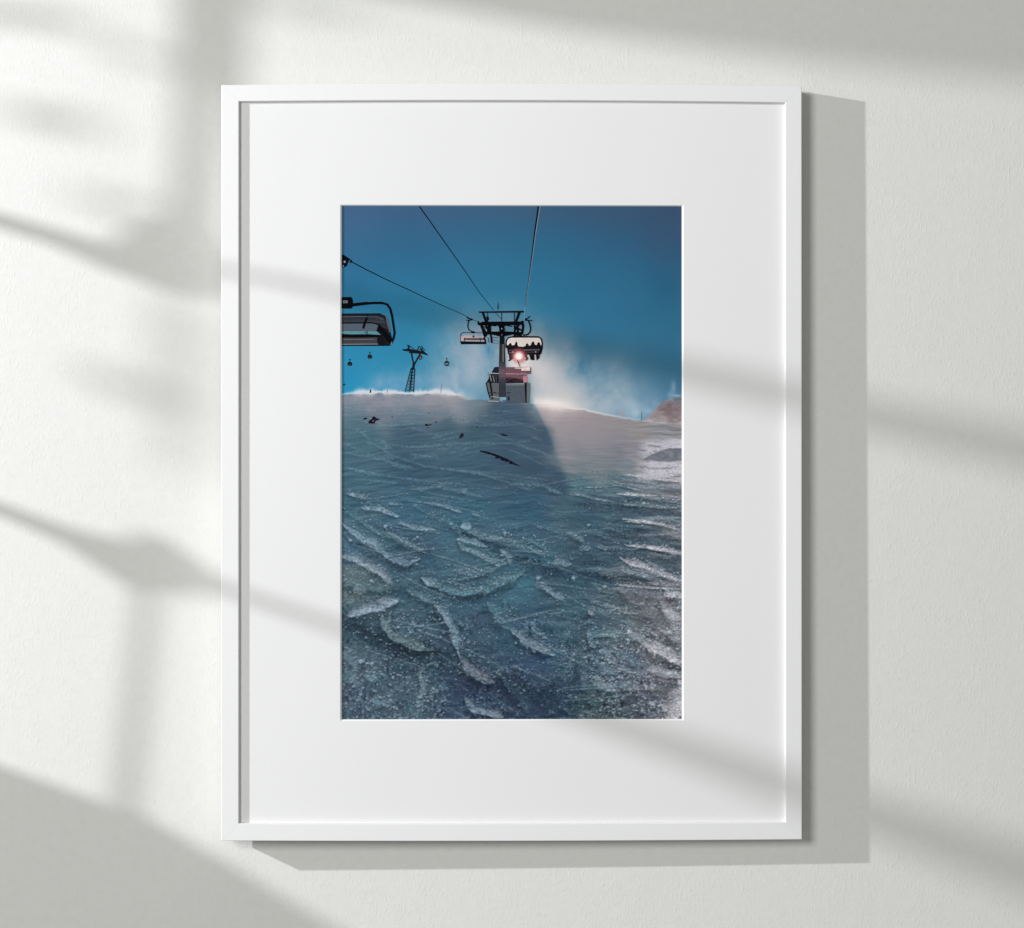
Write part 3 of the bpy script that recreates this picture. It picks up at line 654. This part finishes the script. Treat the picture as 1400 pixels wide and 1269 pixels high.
def z1(*a): return [(460+x/5.767, 275+y/5.767) for x, y in a]
def z2(*a): return [(700+x/5.767, 275+y/5.767) for x, y in a]
def z3(*a): return [(460+x/7.69, 470+y/7.69) for x, y in a]
def z4(*a): return [(610+x/9.067, 400+y/9.067) for x, y in a]
def z5(*a): return [(600+x/7.69, 480+y/7.69) for x, y in a]

K = (8, 10, 16); K2 = (22, 24, 30)
# haul ropes
Ink('printed_cable', 0, 'thin cable from the upper left chair down to the pylon').line(z1((110, 475), (250, 548), (400, 622), (560, 695), (700, 762), (850, 830), (1000, 895), (1065, 932), (1120, 952)), 1.5, K, .55).build()
Ink('printed_cable', 0, 'cable running from the top edge down to the pylon head').line(z1((650, 36), (760, 190), (900, 390), (1020, 560), (1120, 710), (1240, 862)), 1.6, (14, 22, 50), .7).build()
Ink('printed_cable', 0, 'nearly upright double cable right of the pylon').line(z2((210, 30), (180, 240), (160, 400), (130, 640), (105, 830)), 2.1, K, .5).line(z2((224, 30), (190, 240), (168, 400), (133, 640), (108, 830)), .7, (150, 150, 160), .4).line(z2((105, 830), (100, 880), (97, 940)), .4, (150, 175, 195)).build()
# grip and part of a chair at the left margin
Ink('printed_grip', 1, 'grip on the cable at the left margin').poly(z1((30, 422), (60, 425), (125, 470), (120, 488), (92, 482), (85, 510), (60, 525), (30, 515)), K).disc(*z1((66, 480))[0], 1.7, c=(120, 135, 150)).disc(*z1((104, 474))[0], 1.0, c=(90, 105, 120)).disc(*z1((56, 512))[0], 1.0, c=(150, 150, 150)).build()
# big chair, near left
a = Ink('printed_chair', 2, 'large dark covered chair at the left margin of the print')
a.poly(z1((20, 890), (250, 887), (350, 890), (385, 905), (405, 940), (420, 985), (428, 1040), (440, 1085), (432, 1130), (400, 1142), (20, 1142)), (24, 27, 34))
a.poly(z1((20, 905), (240, 898), (330, 900), (372, 915), (400, 960), (412, 1010), (370, 1000), (320, 968), (20, 965)), (42, 46, 55))
a.poly(z1((20, 968), (300, 966), (340, 985), (350, 1000), (320, 1025), (20, 1025)), (82, 92, 104))
a.poly(z1((20, 1026), (320, 1026), (350, 1055), (20, 1062)), (88, 138, 148))
a.poly(z1((20, 1046), (120, 1052), (250, 1050), (360, 1056), (370, 1072), (230, 1078), (20, 1072)), K)
a.poly(z1((20, 1080), (330, 1076), (345, 1130), (20, 1134)), (66, 66, 70))
a.poly(z1((320, 1080), (365, 1060), (388, 1130), (325, 1132)), (18, 19, 24))
a.line(z1((20, 962), (280, 960), (330, 972), (370, 1010), (430, 1085)), 2.0, K)
a.poly(z1((330, 980), (380, 1020), (440, 1090), (425, 1128), (395, 1100), (355, 1040), (315, 1028)), K)
a.poly(z1((385, 900), (408, 930), (432, 1020), (420, 1040), (398, 960)), (92, 92, 98))
a.line(z1((20, 1138), (380, 1136), (420, 1138), (445, 1112)), 1.3, K)
a.line(z1((20, 1130), (200, 1129), (330, 1128)), .5, (170, 175, 178))
a.line(z1((250, 912), (225, 960), (212, 1006)), 3.6, K, 3.2)
a.line(z1((225, 1040), (248, 1030), (240, 1050)), 1.2, K).line(z1((20, 890), (350, 888)), .8, K)
a.line(z1((442, 1105), (428, 1133)), .7, (170, 160, 155))
a.line(z1((130, 822), (200, 812), (290, 804), (360, 804), (400, 815), (425, 850), (438, 900), (450, 980), (459, 1040), (450, 1085), (438, 1110)), 3.4, K, 2.8)
for k in range(9):
    a.poly(z1((20, 900+k*7), (330+k*7, 899+k*7), (336+k*7, 906+k*7), (20, 907+k*7)), (34+k*3, 38+k*3, 46+k*3))
a.line(z1((20, 962), (280, 960), (330, 972), (370, 1010), (430, 1085)), 1.6, K).line(z1((250, 900), (228, 955), (212, 1006)), 3.4, K, 3.0)
a.line(z1((30, 915), (180, 912), (320, 914), (372, 935)), .5, (112, 118, 128)).line(z1((20, 1075), (150, 1078), (330, 1074)), .6, (24, 26, 32)).line(z1((60, 1092), (300, 1090)), .6, (120, 118, 118)).line(z1((20, 1110), (320, 1108)), .7, (58, 58, 62))
a.poly(z1((20, 765), (55, 758), (118, 757), (128, 775), (132, 806), (240, 795), (290, 800), (240, 818), (128, 832), (120, 848), (20, 848)), K)
a.poly(z1((52, 786), (88, 784), (90, 804), (54, 806)), (128, 132, 140)).poly(z1((60, 792), (80, 791), (81, 799), (61, 800)), (60, 64, 72))
a.build()
# small chair left of the pylon
a = Ink('printed_chair', 2, 'small empty chair hanging just left of the pylon')
a.poly(z4((182, 545), (205, 540), (235, 530), (460, 535), (478, 560), (490, 600), (182, 600)), (186, 168, 172))
a.poly(z4((225, 575), (470, 575), (470, 590), (225, 590)), (70, 70, 80)).poly(z4((200, 598), (480, 598), (480, 612), (200, 612)), (150, 150, 156))
a.poly(z4((370, 528), (440, 530), (440, 560), (380, 556)), (150, 164, 176))
a.poly(z4((172, 605), (485, 612), (490, 640), (185, 642)), K)
a.line(z4((178, 612), (178, 570), (182, 520), (196, 500), (230, 494), (330, 496), (450, 500)), .8, K).line(z4((225, 560), (225, 610)), 1.1, K2).line(z4((420, 560), (425, 610)), 1.1, K2).disc(*z4((340, 545))[0], 1.6, c=(60, 50, 60))
a.line(z4((225, 570), (468, 572)), .8, K).line(z4((466, 555), (485, 600), (488, 635)), 2.2, K)
a.line(z4((285, 345), (272, 380), (270, 430), (285, 465), (320, 484), (350, 488)), 1.7, K, 1.4).poly(z4((310, 482), (352, 478), (355, 505), (312, 505)), K)
a.line(z4((250, 346), (320, 340)), 1.3, K).line(z4((255, 310), (330, 338)), 1.8, K)
a.build()
# pylon
T = (64, 62, 64)
a = Ink('printed_pylon', 3, 'tall single-post chairlift pylon with crossarms, dark against the sky')
a.poly(z4((664, 520), (722, 520), (735, 900), (742, 1290), (648, 1290), (655, 900)), T)
a.poly(z4((664, 520), (722, 520), (723, 640), (664, 640)), (20, 22, 26)).poly(z4((664, 640), (690, 640), (684, 900), (655, 900)), (40, 40, 44)).poly(z4((700, 640), (712, 640), (716, 860), (702, 860)), (112, 108, 100)).poly(z4((716, 600), (723, 600), (734, 900), (722, 900)), (26, 26, 30))
for k in range(14):
    y0, y1 = 860+k*31, 860+(k+1)*31+1; f = .8*math.exp(-((k-3.8)/2.7)**2)
    a.poly(z4((654-k*.4, y0), (730+k*.9, y0), (730+k*.9, y1), (654-k*.4, y1)), tuple(int(round(b_+(p_-b_)*f)) for b_, p_ in zip((50, 55, 66), (120, 94, 104))))
a.poly(z4((402, 235), (700, 230), (962, 226), (962, 248), (700, 250), (405, 252)), K)
a.poly(z4((440, 250), (470, 250), (505, 350), (520, 365), (480, 365)), K).poly(z4((890, 246), (925, 246), (885, 350), (880, 362), (850, 362)), K)
a.line(z4((512, 250), (514, 365)), .9, K2).line(z4((688, 250), (688, 360)), .9, K2).line(z4((845, 250), (845, 362)), 1.1, K2).line(z4((642, 118), (642, 205)), .7, (40, 60, 90)).line(z4((642, 150), (642, 208)), 1.2, (24, 40, 66))
a.line(z4((610, 250), (680, 325)), .6, K2)
a.poly(z4((436, 362), (950, 358), (955, 400), (860, 402), (740, 410), (722, 425), (722, 525), (664, 525), (655, 430), (640, 412), (560, 408), (436, 408)), K)
a.poly(z4((388, 360), (402, 352), (415, 375), (440, 372), (470, 440), (500, 490), (510, 530), (480, 560), (462, 540), (440, 460), (420, 410), (392, 400)), K)
a.poly(z4((470, 488), (660, 482), (720, 482), (850, 486), (950, 490), (950, 520), (850, 516), (730, 542), (660, 544), (560, 520), (470, 520)), K)
a.line(z4((505, 300), (520, 330), (500, 350), (530, 400), (520, 480), (545, 500)), 3.4, K).line(z4((545, 400), (548, 500), (560, 560), (566, 625)), 2.6, K).line(z4((485, 400), (530, 480)), 2.6, K).line(z4((440, 420), (500, 440), (555, 430)), 2.2, K)
a.line(z4((850, 400), (850, 560)), 2.4, K).line(z4((880, 400), (890, 480), (870, 510)), 2.8, K).line(z4((945, 350), (955, 430), (940, 520)), 3.2, K).line(z4((840, 420), (940, 470)), 2.4, K).line(z4((905, 400), (855, 470)), 2.0, K).line(z4((925, 500), (930, 545)), 2.4, K).line(z4((855, 525), (935, 530)), 2.2, K)
a.line(z4((555, 410), (620, 416)), 1.0, K).line(z4((750, 410), (820, 420)), 1.2, K)
a.line(z4((722, 440), (735, 470), (720, 480)), .8, K)
a.disc(*z4((690, 448))[0], .9, c=(150, 165, 175)).disc(*z4((690, 525))[0], .8, c=(120, 120, 120)).disc(*z4((478, 440))[0], 1.3, c=(60, 100, 125))
a.line(z4((575, 556), (640, 560)), .8, (70, 90, 110)).line(z4((580, 590), (655, 606)), .5, (70, 90, 110)).line(z4((520, 560), (530, 620)), 1.0, (60, 70, 90)).line(z4((575, 628), (655, 628)), .5, (90, 110, 130))
a.build()
# right chair with riders
a = Ink('printed_chair', 4, 'chair full of riders in front of the sun')
PK = (240, 226, 220)
a.poly(z4((760, 580), (780, 560), (1155, 562), (1175, 590), (1185, 640), (1170, 680), (760, 670), (752, 630)), PK)
a.line(z4((745, 690), (742, 640), (752, 590), (775, 560), (830, 548), (1000, 548), (1150, 550), (1180, 575), (1192, 630), (1188, 700), (1170, 760)), 1.9, K)
a.poly(z4((746, 655), (775, 650), (780, 635), (798, 622), (812, 638), (815, 655), (850, 650), (858, 620), (872, 605), (884, 625), (888, 660), (905, 668), (960, 672), (985, 660), (992, 635), (1010, 628), (1022, 645), (1026, 660), (1052, 650), (1060, 620), (1078, 602), (1094, 620), (1098, 645), (1125, 650), (1132, 625), (1150, 612), (1166, 628), (1172, 655), (1190, 650), (1186, 700), (1165, 700), (760, 705)), (24, 22, 26))
a.poly(z4((756, 695), (1180, 690), (1172, 768), (780, 772), (765, 760)), (24, 20, 26)).poly(z4((780, 712), (880, 704), (880, 716), (780, 726)), (84, 78, 82)).poly(z4((960, 704), (1160, 700), (1158, 718), (962, 722)), (92, 88, 94)).poly(z4((778, 738), (850, 734), (850, 750), (780, 754)), (92, 84, 86)).poly(z4((1000, 732), (1150, 730), (1148, 744), (1002, 750)), (60, 56, 62))
a.disc(*z4((828, 738))[0], .9, c=(220, 200, 190)).disc(*z4((1110, 736))[0], .7, c=(200, 200, 200))
for (x0, y0, x1, y1, w) in ((792, 765, 800, 835, 3.4), (815, 765, 822, 820, 2.6), (770, 845, 800, 835, 1.5), (975, 765, 1010, 830, 2.6), (990, 770, 985, 800, 3), (1040, 765, 1060, 825, 2.6), (1075, 765, 1078, 838, 3.6), (1040, 820, 1075, 835, 1.4), (1120, 765, 1128, 835, 1.8), (1135, 765, 1140, 815, 1.3), (1155, 765, 1148, 815, 1.8), (1120, 838, 1150, 812, .8), (1005, 835, 975, 835, 1.4)):
    a.line(z4((x0, y0), (x1, y1)), w, (22, 18, 22))
a.line(z4((975, 330), (1005, 322), (1040, 292)), 1.2, K).line(z4((978, 345), (1068, 346)), 1.3, K).poly(z4((980, 318), (1006, 318), (1004, 352), (982, 350)), K)
a.line(z4((1020, 350), (1040, 400), (1048, 450), (1040, 490), (1010, 520), (955, 530)), 1.9, K)
a.build()
# station hut
a = Ink('printed_station', 2, 'lift station hut with snowy roof under the pylon')
RS = (112, 82, 92)
a.poly(z4((580, 960), (600, 925), (660, 920), (660, 1010), (580, 1010), (565, 990)), (28, 34, 44))
a.poly(z4((720, 925), (1050, 925), (1050, 1005), (1000, 1010), (1000, 1120), (720, 1120)), RS)
a.poly(z4((930, 930), (1040, 925), (1040, 968), (935, 970)), (232, 212, 208)).poly(z4((850, 930), (930, 932), (925, 946), (850, 940)), (236, 210, 208))
a.line(z4((1050, 925), (1054, 1005), (1000, 1012)), .6, (120, 96, 106)).poly(z4((720, 1000), (1000, 1000), (1000, 1016), (720, 1016)), (168, 122, 132))
a.poly(z4((740, 1060), (780, 1050), (850, 1062), (950, 1075), (960, 1120), (740, 1125)), (48, 34, 40)).poly(z4((950, 1040), (1005, 1030), (1010, 1110), (960, 1115)), (190, 130, 138))
a.poly(z4((540, 1010), (650, 1010), (650, 1125), (520, 1130), (530, 1060)), (22, 26, 34))
for xx in (590, 610, 630): a.line(z4((xx, 1015), (xx-8, 1120)), .5, (90, 96, 100))
hr = random.Random(4)
for q_ in range(46):
    xx = hr.uniform(742, 990); yy = hr.uniform(935, 1110); L_ = hr.uniform(6, 40); d_ = hr.randint(-26, 26)
    a.line(z4((xx, yy), (min(995, xx+L_), yy+hr.uniform(-3, 3))), hr.uniform(.25, .6), (max(20, 128+d_), max(20, 88+d_), max(20, 100+d_)))
for q_ in range(16):
    xx = hr.uniform(748, 955); a.line(z4((xx, 1075+hr.uniform(0, 20)), (xx+hr.uniform(-3, 3), 1122)), .5, (26, 20, 26))
a.line(z4((530, 1000), (655, 1004)), 1.0, (170, 176, 176)).poly(z4((510, 990), (522, 985), (530, 1040), (515, 1030)), (130, 140, 150)).line(z4((545, 1020), (560, 1100)), 1.6, (120, 128, 132)).line(z4((575, 1030), (590, 1060), (600, 1110)), 1.1, (110, 116, 118))
a.poly(z4((500, 1120), (655, 1122), (655, 1360), (545, 1360), (520, 1250)), (92, 97, 102))
a.line(z4((496, 1120), (520, 1230), (545, 1300)), 1.6, K).line(z4((545, 1100), (560, 1200), (575, 1320)), 2.6, (26, 24, 30)).line(z4((500, 1125), (540, 1060)), 1.4, K)
a.line(z4((530, 1240), (600, 1245), (655, 1250)), .9, (50, 54, 60)).line(z4((560, 1290), (655, 1300)), .8, (170, 176, 180)).line(z4((525, 1345), (655, 1350)), .9, (176, 180, 184)).line(z4((590, 1240), (620, 1242)), 1.2, (30, 34, 40))
a.poly(z4((740, 1130), (975, 1130), (990, 1350), (985, 1370), (742, 1362)), (80, 89, 99)).poly(z4((742, 1133), (975, 1133), (975, 1152), (742, 1152)), (112, 117, 120)).poly(z4((1000, 1110), (1035, 1120), (1040, 1180), (1028, 1375), (1000, 1370)), (104, 108, 112))
a.poly(z4((970, 1120), (1002, 1120), (1000, 1370), (985, 1372)), (24, 26, 34))
for q_ in range(22):
    xx = hr.uniform(745, 960); yy = hr.uniform(1160, 1350); d_ = hr.randint(-7, 7)
    a.line(z4((xx, yy), (min(968, xx+hr.uniform(20, 90)), yy)), hr.uniform(.3, .9), (82+d_, 91+d_, 101+d_))
a.line(z4((745, 1245), (800, 1243)), 1.2, (36, 42, 52)).poly(z4((765, 1280), (785, 1285), (790, 1330), (760, 1345)), (34, 42, 66)).poly(z4((735, 1330), (700, 1335), (700, 1350), (738, 1352)), (90, 110, 130))
a.build()
# sun star over the chair: ink fading out from its middle
def glow(name, x, y, r, stops, layer, lab):
    n = 40; z = ZP+.1+layer*.1; kk = 1-z/D
    v = [((x-CX)*kk*S, (ZF-z)*S, (CY-y)*kk*S)]
    for i in range(n):
        t = 2*math.pi*i/n; v.append((((x+r*math.cos(t))-CX)*kk*S, (ZF-z)*S, (CY-(y+r*math.sin(t)))*kk*S))
    f = [(0, 1+(i+1) % n, 1+i) for i in range(n)]
    m, nt, b = new_mat('fading_ink')
    N, L = nt.nodes, nt.links
    tc = N.new('ShaderNodeTexCoord'); sb = N.new('ShaderNodeVectorMath'); sb.operation = 'DISTANCE'
    sb.inputs[1].default_value = v[0]
    L.new(tc.outputs['Object'], sb.inputs[0])
    dv = N.new('ShaderNodeMath'); dv.operation = 'DIVIDE'; dv.inputs[1].default_value = r*S
    L.new(sb.outputs['Value'], dv.inputs[0])
    r1 = N.new('ShaderNodeValToRGB'); r2 = N.new('ShaderNodeValToRGB')
    for rr in (r1, r2):
        while len(rr.color_ramp.elements) < len(stops): rr.color_ramp.elements.new(.5)
    for k, (p, c, al) in enumerate(stops):
        l = s2l(c)
        r1.color_ramp.elements[k].position = p; r1.color_ramp.elements[k].color = [min(1, q*INK) for q in l]+[1]
        r2.color_ramp.elements[k].position = p; r2.color_ramp.elements[k].color = [al, al, al, 1]
    L.new(dv.outputs[0], r1.inputs['Fac']); L.new(dv.outputs[0], r2.inputs['Fac'])
    L.new(r1.outputs['Color'], b.inputs['Base Color']); L.new(r2.outputs['Color'], b.inputs['Alpha'])
    b.inputs['Roughness'].default_value = .8; b.inputs['Specular IOR Level'].default_value = .03
    o = obj(name, v, f, m, art); o['label'] = lab
    return o
glow('printed_sun', 709.5, 487, 13, [(0, (255, 252, 246), 1), (.27, (255, 244, 238), 1), (.40, (250, 190, 188), .8), (.6, (214, 116, 126), .42), (.82, (200, 110, 120), .14), (1, (190, 110, 120), 0)], 5, 'small white sun with pink halo under the riders')
Ink('printed_pole', 6, 'thin lamp pole below the sun').line(z4((885, 835), (912, 918)), 1.0, (60, 44, 50)).build()
# lattice tower
a = Ink('printed_lattice_tower', 1, 'far lattice tower with V-shaped head and crossarms')
a.line(z3((786, 80), (800, 160), (815, 215)), 2.0, K2).line(z3((890, 90), (850, 160), (822, 215)), 2.0, K2).line(z3((815, 205), (806, 268)), 3.2, K2)
a.poly(z3((694, 58), (750, 55), (850, 66), (920, 84), (968, 118), (960, 124), (900, 108), (760, 98), (770, 84), (700, 74)), K2)
a.line(z3((748, 12), (780, 30), (820, 60)), .9, K2).line(z3((748, 12), (766, 60)), 1.3, K2).line(z3((770, 30), (745, 62)), 1.6, K2).line(z3((860, 28), (900, 40), (935, 70)), .9, K2).line(z3((870, 30), (850, 70)), 1.2, K2).line(z3((898, 18), (905, 60)), .8, K2).line(z3((880, 50), (930, 100)), 2.2, K2).line(z3((775, 60), (850, 95)), 2.0, K2)
a.disc(*z3((882, 145))[0], 2.8, 3.2, (48, 48, 56)).disc(*z3((884, 150))[0], 1.3, 1.4, (110, 104, 104))
a.line(z3((785, 255), (720, 505)), .8, K2).line(z3((798, 258), (768, 495)), 1.1, K2).line(z3((825, 262), (812, 510)), 1.1, K2).line(z3((800, 262), (780, 495)), .7, K2)
zz = [(785-65*t, 255+250*t, 825-13*t) for t in [i/8 for i in range(9)]]
for i in range(8):
    a.line(z3((zz[i][0], zz[i][1]), (795-25*(i+1)/8, zz[i+1][1])), .5, K2).line(z3((zz[i][2], zz[i][1]), (795-20*(i+1)/8, zz[i+1][1])), .5, K2).line(z3((zz[i+1][0], zz[i+1][1]), (795-25*i/8, zz[i][1])), .5, K2).line(z3((zz[i+1][2], zz[i+1][1]), (795-20*i/8, zz[i][1])), .5, K2)
a.build()
# gondola cabins
for (x, y, r, lab) in ((352, 138, 3.2, 'far gondola cabin under the large chair, the higher of two'), (142, 214, 3.3, 'far gondola cabin under the large chair, the lower of two'), (1160, 208, 3.6, 'far gondola cabin right of the lattice tower'), (82, 430, 1.4, 'tiniest far gondola cabin low at the left margin')):
    (px, py), = z3((x, y))
    a = Ink('printed_gondola', 1, lab)
    a.disc(px, py, r, r*.98, (26, 24, 30))
    if r > 2:
        a.line([(px, py-r*1.9), (px, py-r)], .7, K2).line([(px-1.2, py-r*1.9), (px+1.2, py-r*2.0)], .8, K2)
        if x > 1000: a.poly([(px-2, py-.6), (px+2, py-.6), (px+2.8, py+1.0), (px-2.8, py+1.0)], (120, 138, 155)).poly([(px-3.2, py+1), (px+3.4, py+1), (px+2.2, py+3.6), (px-2, py+3.6)], (52, 58, 68))
        else: a.poly([(px-1.6, py+.2), (px+1.8, py+.2), (px+1.4, py+1.2), (px-1.4, py+1.2)], (64, 56, 60)).poly([(px-2.2, py+2.2), (px+2.2, py+2.2), (px+1, py+3.1), (px-1, py+3.1)], (86, 92, 104))
    a.build()
a = Ink('printed_skier', 1, 'tiny skier standing on the crest'); (px, py), = z3((360, 498))
a.disc(px, py-1.6, .8, c=K2).poly([(px-1, py-1), (px+.9, py-1), (px+.4, py+2.4), (px-1.2, py+2.6)], (40, 40, 50)); a.build()
for pts in (((535, 478), (535, 515)), ((1105, 425), (1097, 515))): Ink('printed_marker_pole', 1).line(z3(*pts), .7, (120, 138, 155)).build()
Ink('printed_marker_pole', 1).line([(877.6, 563), (877.2, 576)], .7, (90, 100, 110)).build()
# rocks and bare patches in the snow
RK = (20, 22, 34)
rocks = [z3((285, 790), (300, 778), (325, 780), (322, 790), (300, 795), (290, 805)), z3((335, 825), (352, 800), (372, 795), (380, 768), (400, 765), (420, 782), (455, 792), (458, 800), (430, 806), (410, 815), (400, 842), (375, 840), (340, 838)),
         z3((930, 858), (935, 845), (955, 842), (960, 850), (1000, 848), (1002, 854), (965, 862), (940, 866)), z3((1033, 826), (1045, 818), (1058, 820), (1048, 830)), z3((948, 882), (965, 878), (968, 885), (955, 888)), z3((1285, 985), (1305, 955), (1325, 938), (1345, 965), (1320, 985), (1300, 994)),
         z5((640, 872), (660, 868), (690, 876), (722, 885), (715, 895), (680, 892)), z5((398, 798), (408, 792), (418, 800), (406, 806)), z3((578, 768), (590, 764), (595, 772), (584, 776)),
         z5((432, 1050), (450, 1045), (520, 1058), (600, 1085), (650, 1105), (720, 1135), (800, 1178), (856, 1212), (830, 1206), (780, 1192), (740, 1185), (735, 1165), (700, 1165), (690, 1158), (660, 1150), (640, 1130), (590, 1128), (595, 1110), (560, 1095), (500, 1080), (470, 1068), (436, 1062))]
for i, r in enumerate(rocks):
    a = Ink('printed_rock', 1, 'long dark bare ridge in the snow below the station' if i == 9 else None); a.poly(r, RK)
    if i in (1, 5, 9):
        for k in range(4 if i != 9 else 9):
            u = (k+.5)/(4 if i != 9 else 9); cxr = min(q[0] for q in r)+u*(max(q[0] for q in r)-min(q[0] for q in r))
            yy_ = [q[1] for q in r if abs(q[0]-cxr) < 4] or [r[0][1]]
            cyr = sum(yy_)/len(yy_)
            a.poly([(cxr-1.0, cyr), (cxr+.2, cyr-.5), (cxr+1.1, cyr+.3), (cxr+.1, cyr+.6)], (66, 66, 78))
    if i == 1: a.poly(z3((375, 812), (392, 806), (400, 818), (385, 824)), (110, 100, 108))
    a.build()

# ------------------------------------------------------------------ light
Lx, Ly, H = -3300.0, -600.0, 1700.0         # low sun through the side window
ld = bpy.data.lights.new('window_sun', 'POINT'); ld.shadow_soft_size = 42*S; ld.color = (.955, .955, 1.01)
ld.energy = 1.0; ld.use_nodes = True
nt = ld.node_tree
em = nt.nodes['Emission']
SUN = 445.0
ld.energy = SUN
lo = bpy.data.objects.new('window_sun', ld); C.objects.link(lo); lo.location = W(Lx, Ly, H)

ad = bpy.data.lights.new('soft_fill', 'AREA'); ad.shape = 'RECTANGLE'; ad.size = 1.15; ad.size_y = 1.15; ad.energy = 98  # soft lamp added as the ambient light from the upper left
ad.color = (1.0, 1.0, .985)
ao = bpy.data.objects.new('soft_fill', ad); C.objects.link(ao)
dz = 4.0; ao.location = (-.50*dz, -dz, .24*dz)
from mathutils import Vector
ao.rotation_euler = (Vector((0, 0, 0))-ao.location).to_track_quat('-Z', 'Y').to_euler()

w = bpy.data.worlds.new('World'); bpy.context.scene.world = w; w.use_nodes = True
bg = w.node_tree.nodes['Background']; bg.inputs['Color'].default_value = (.99, 1.0, .985, 1); bg.inputs['Strength'].default_value = .27

# ------------------------------------------------------------------ unseen side window, its boards shaped to throw the wall shadows
XW = -700.0
def slab(name, wallpts, parent, x0=XW, th=14.0):
    """a flat board in the side window plane, given by the shadow it throws on the wall"""
    A, B = [], []
    for (px, py) in wallpts:
        t = (x0-Lx)/(px-Lx)
        y = Ly+t*(py-Ly); z = H*(1-t)
        A.append(W(x0, y, z)); B.append(W(x0-th, y, z))
    n = len(A)
    fs = [tuple(range(n)), tuple(range(2*n-1, n-1, -1))]+[(i, n+i, n+(i+1) % n, (i+1) % n) for i in range(n)]
    o = obj(name, A+B, fs, M_sash, parent); fixn(o)
    return o
win = bpy.data.objects.new('window_gobo', None); C.objects.link(win); win.location = (0, 0, 0)
win['label'] = 'white window sash, unseen left of the picture, its boards shaped to throw the wall shadows'
win['kind'] = 'structure'
slab('crossbar', [(-150, 266), (0, 290), (90, 316), (160, 336), (200, 305), (300, 300), (335, 362), (345, 384), (460, 400), (700, 449), (1000, 507), (1400, 584), (1700, 640), (1700, 710), (1400, 640), (1000, 542), (700, 462), (460, 410), (345, 398), (330, 412), (250, 400), (160, 368), (90, 336), (0, 308), (-150, 282)], win)
slab('crossbar', [(-150, 640), (0, 686), (100, 722), (175, 740), (215, 728), (250, 752), (300, 786), (345, 808), (460, 848), (700, 928), (1000, 1024), (1400, 1150), (1700, 1250), (1700, 1330), (1400, 1220), (1000, 1060), (700, 942), (460, 859), (345, 821), (290, 812), (250, 815), (205, 812), (150, 775), (100, 742), (0, 699), (-150, 652)], win)
slab('upright', [(258, -300), (350, -300), (342, 120), (318, 220), (305, 330), (240, 330), (252, 220), (258, 120)], win, XW-16)
slab('upright', [(207, 790), (220, 790), (206, 950), (190, 1130), (168, 1130), (190, 950)], win, XW-16)
slab('sill', [(-700, 780), (0, 1046), (130, 1092), (200, 1116), (300, 1172), (460, 1268), (600, 1360), (700, 1480), (1000, 1760), (1100, 2300), (-700, 2300)], win)
slab('head_board', [(352, -400), (420, -35), (560, 0), (800, 42), (1100, 82), (1400, 112), (1900, 155), (1900, -700), (352, -700)], win, XW)

for pts in ([(-60, 2), (60, 8), (135, 28), (130, 44), (50, 34), (-60, 26)], [(20, 142), (90, 150), (150, 168), (120, 186), (60, 172), (10, 160)], [(150, 58), (215, 66), (255, 90), (190, 90)],
            [(95, 262), (180, 268), (255, 292), (180, 300)], [(236, 420), (300, 400), (305, 560), (285, 640), (250, 660), (246, 560)], [(120, 500), (190, 515), (250, 545), (200, 552), (140, 530)],
            [(350, -20), (450, -12), (520, 10), (440, 22), (370, 12)]):
    slab('shadow_board', pts, win, XW-620, 6)  # small unseen boards added to throw faint smudges on the wall

# ------------------------------------------------------------------ camera
cam = bpy.data.cameras.new('camera'); co = bpy.data.objects.new('camera', cam); C.objects.link(co)
co.location = (0, -D*S, 0); co.rotation_euler = (math.radians(90), 0, 0)
cam.sensor_width = 36; cam.lens = 36*D/1400.0; cam.clip_start = .01; cam.clip_end = 100
sc = bpy.context.scene; sc.camera = co
sc.view_settings.view_transform = 'Standard'; sc.view_settings.look = 'None'; sc.view_settings.exposure = 0; sc.view_settings.gamma = 1
try: sc.view_settings.use_curve_mapping = False
except Exception: pass
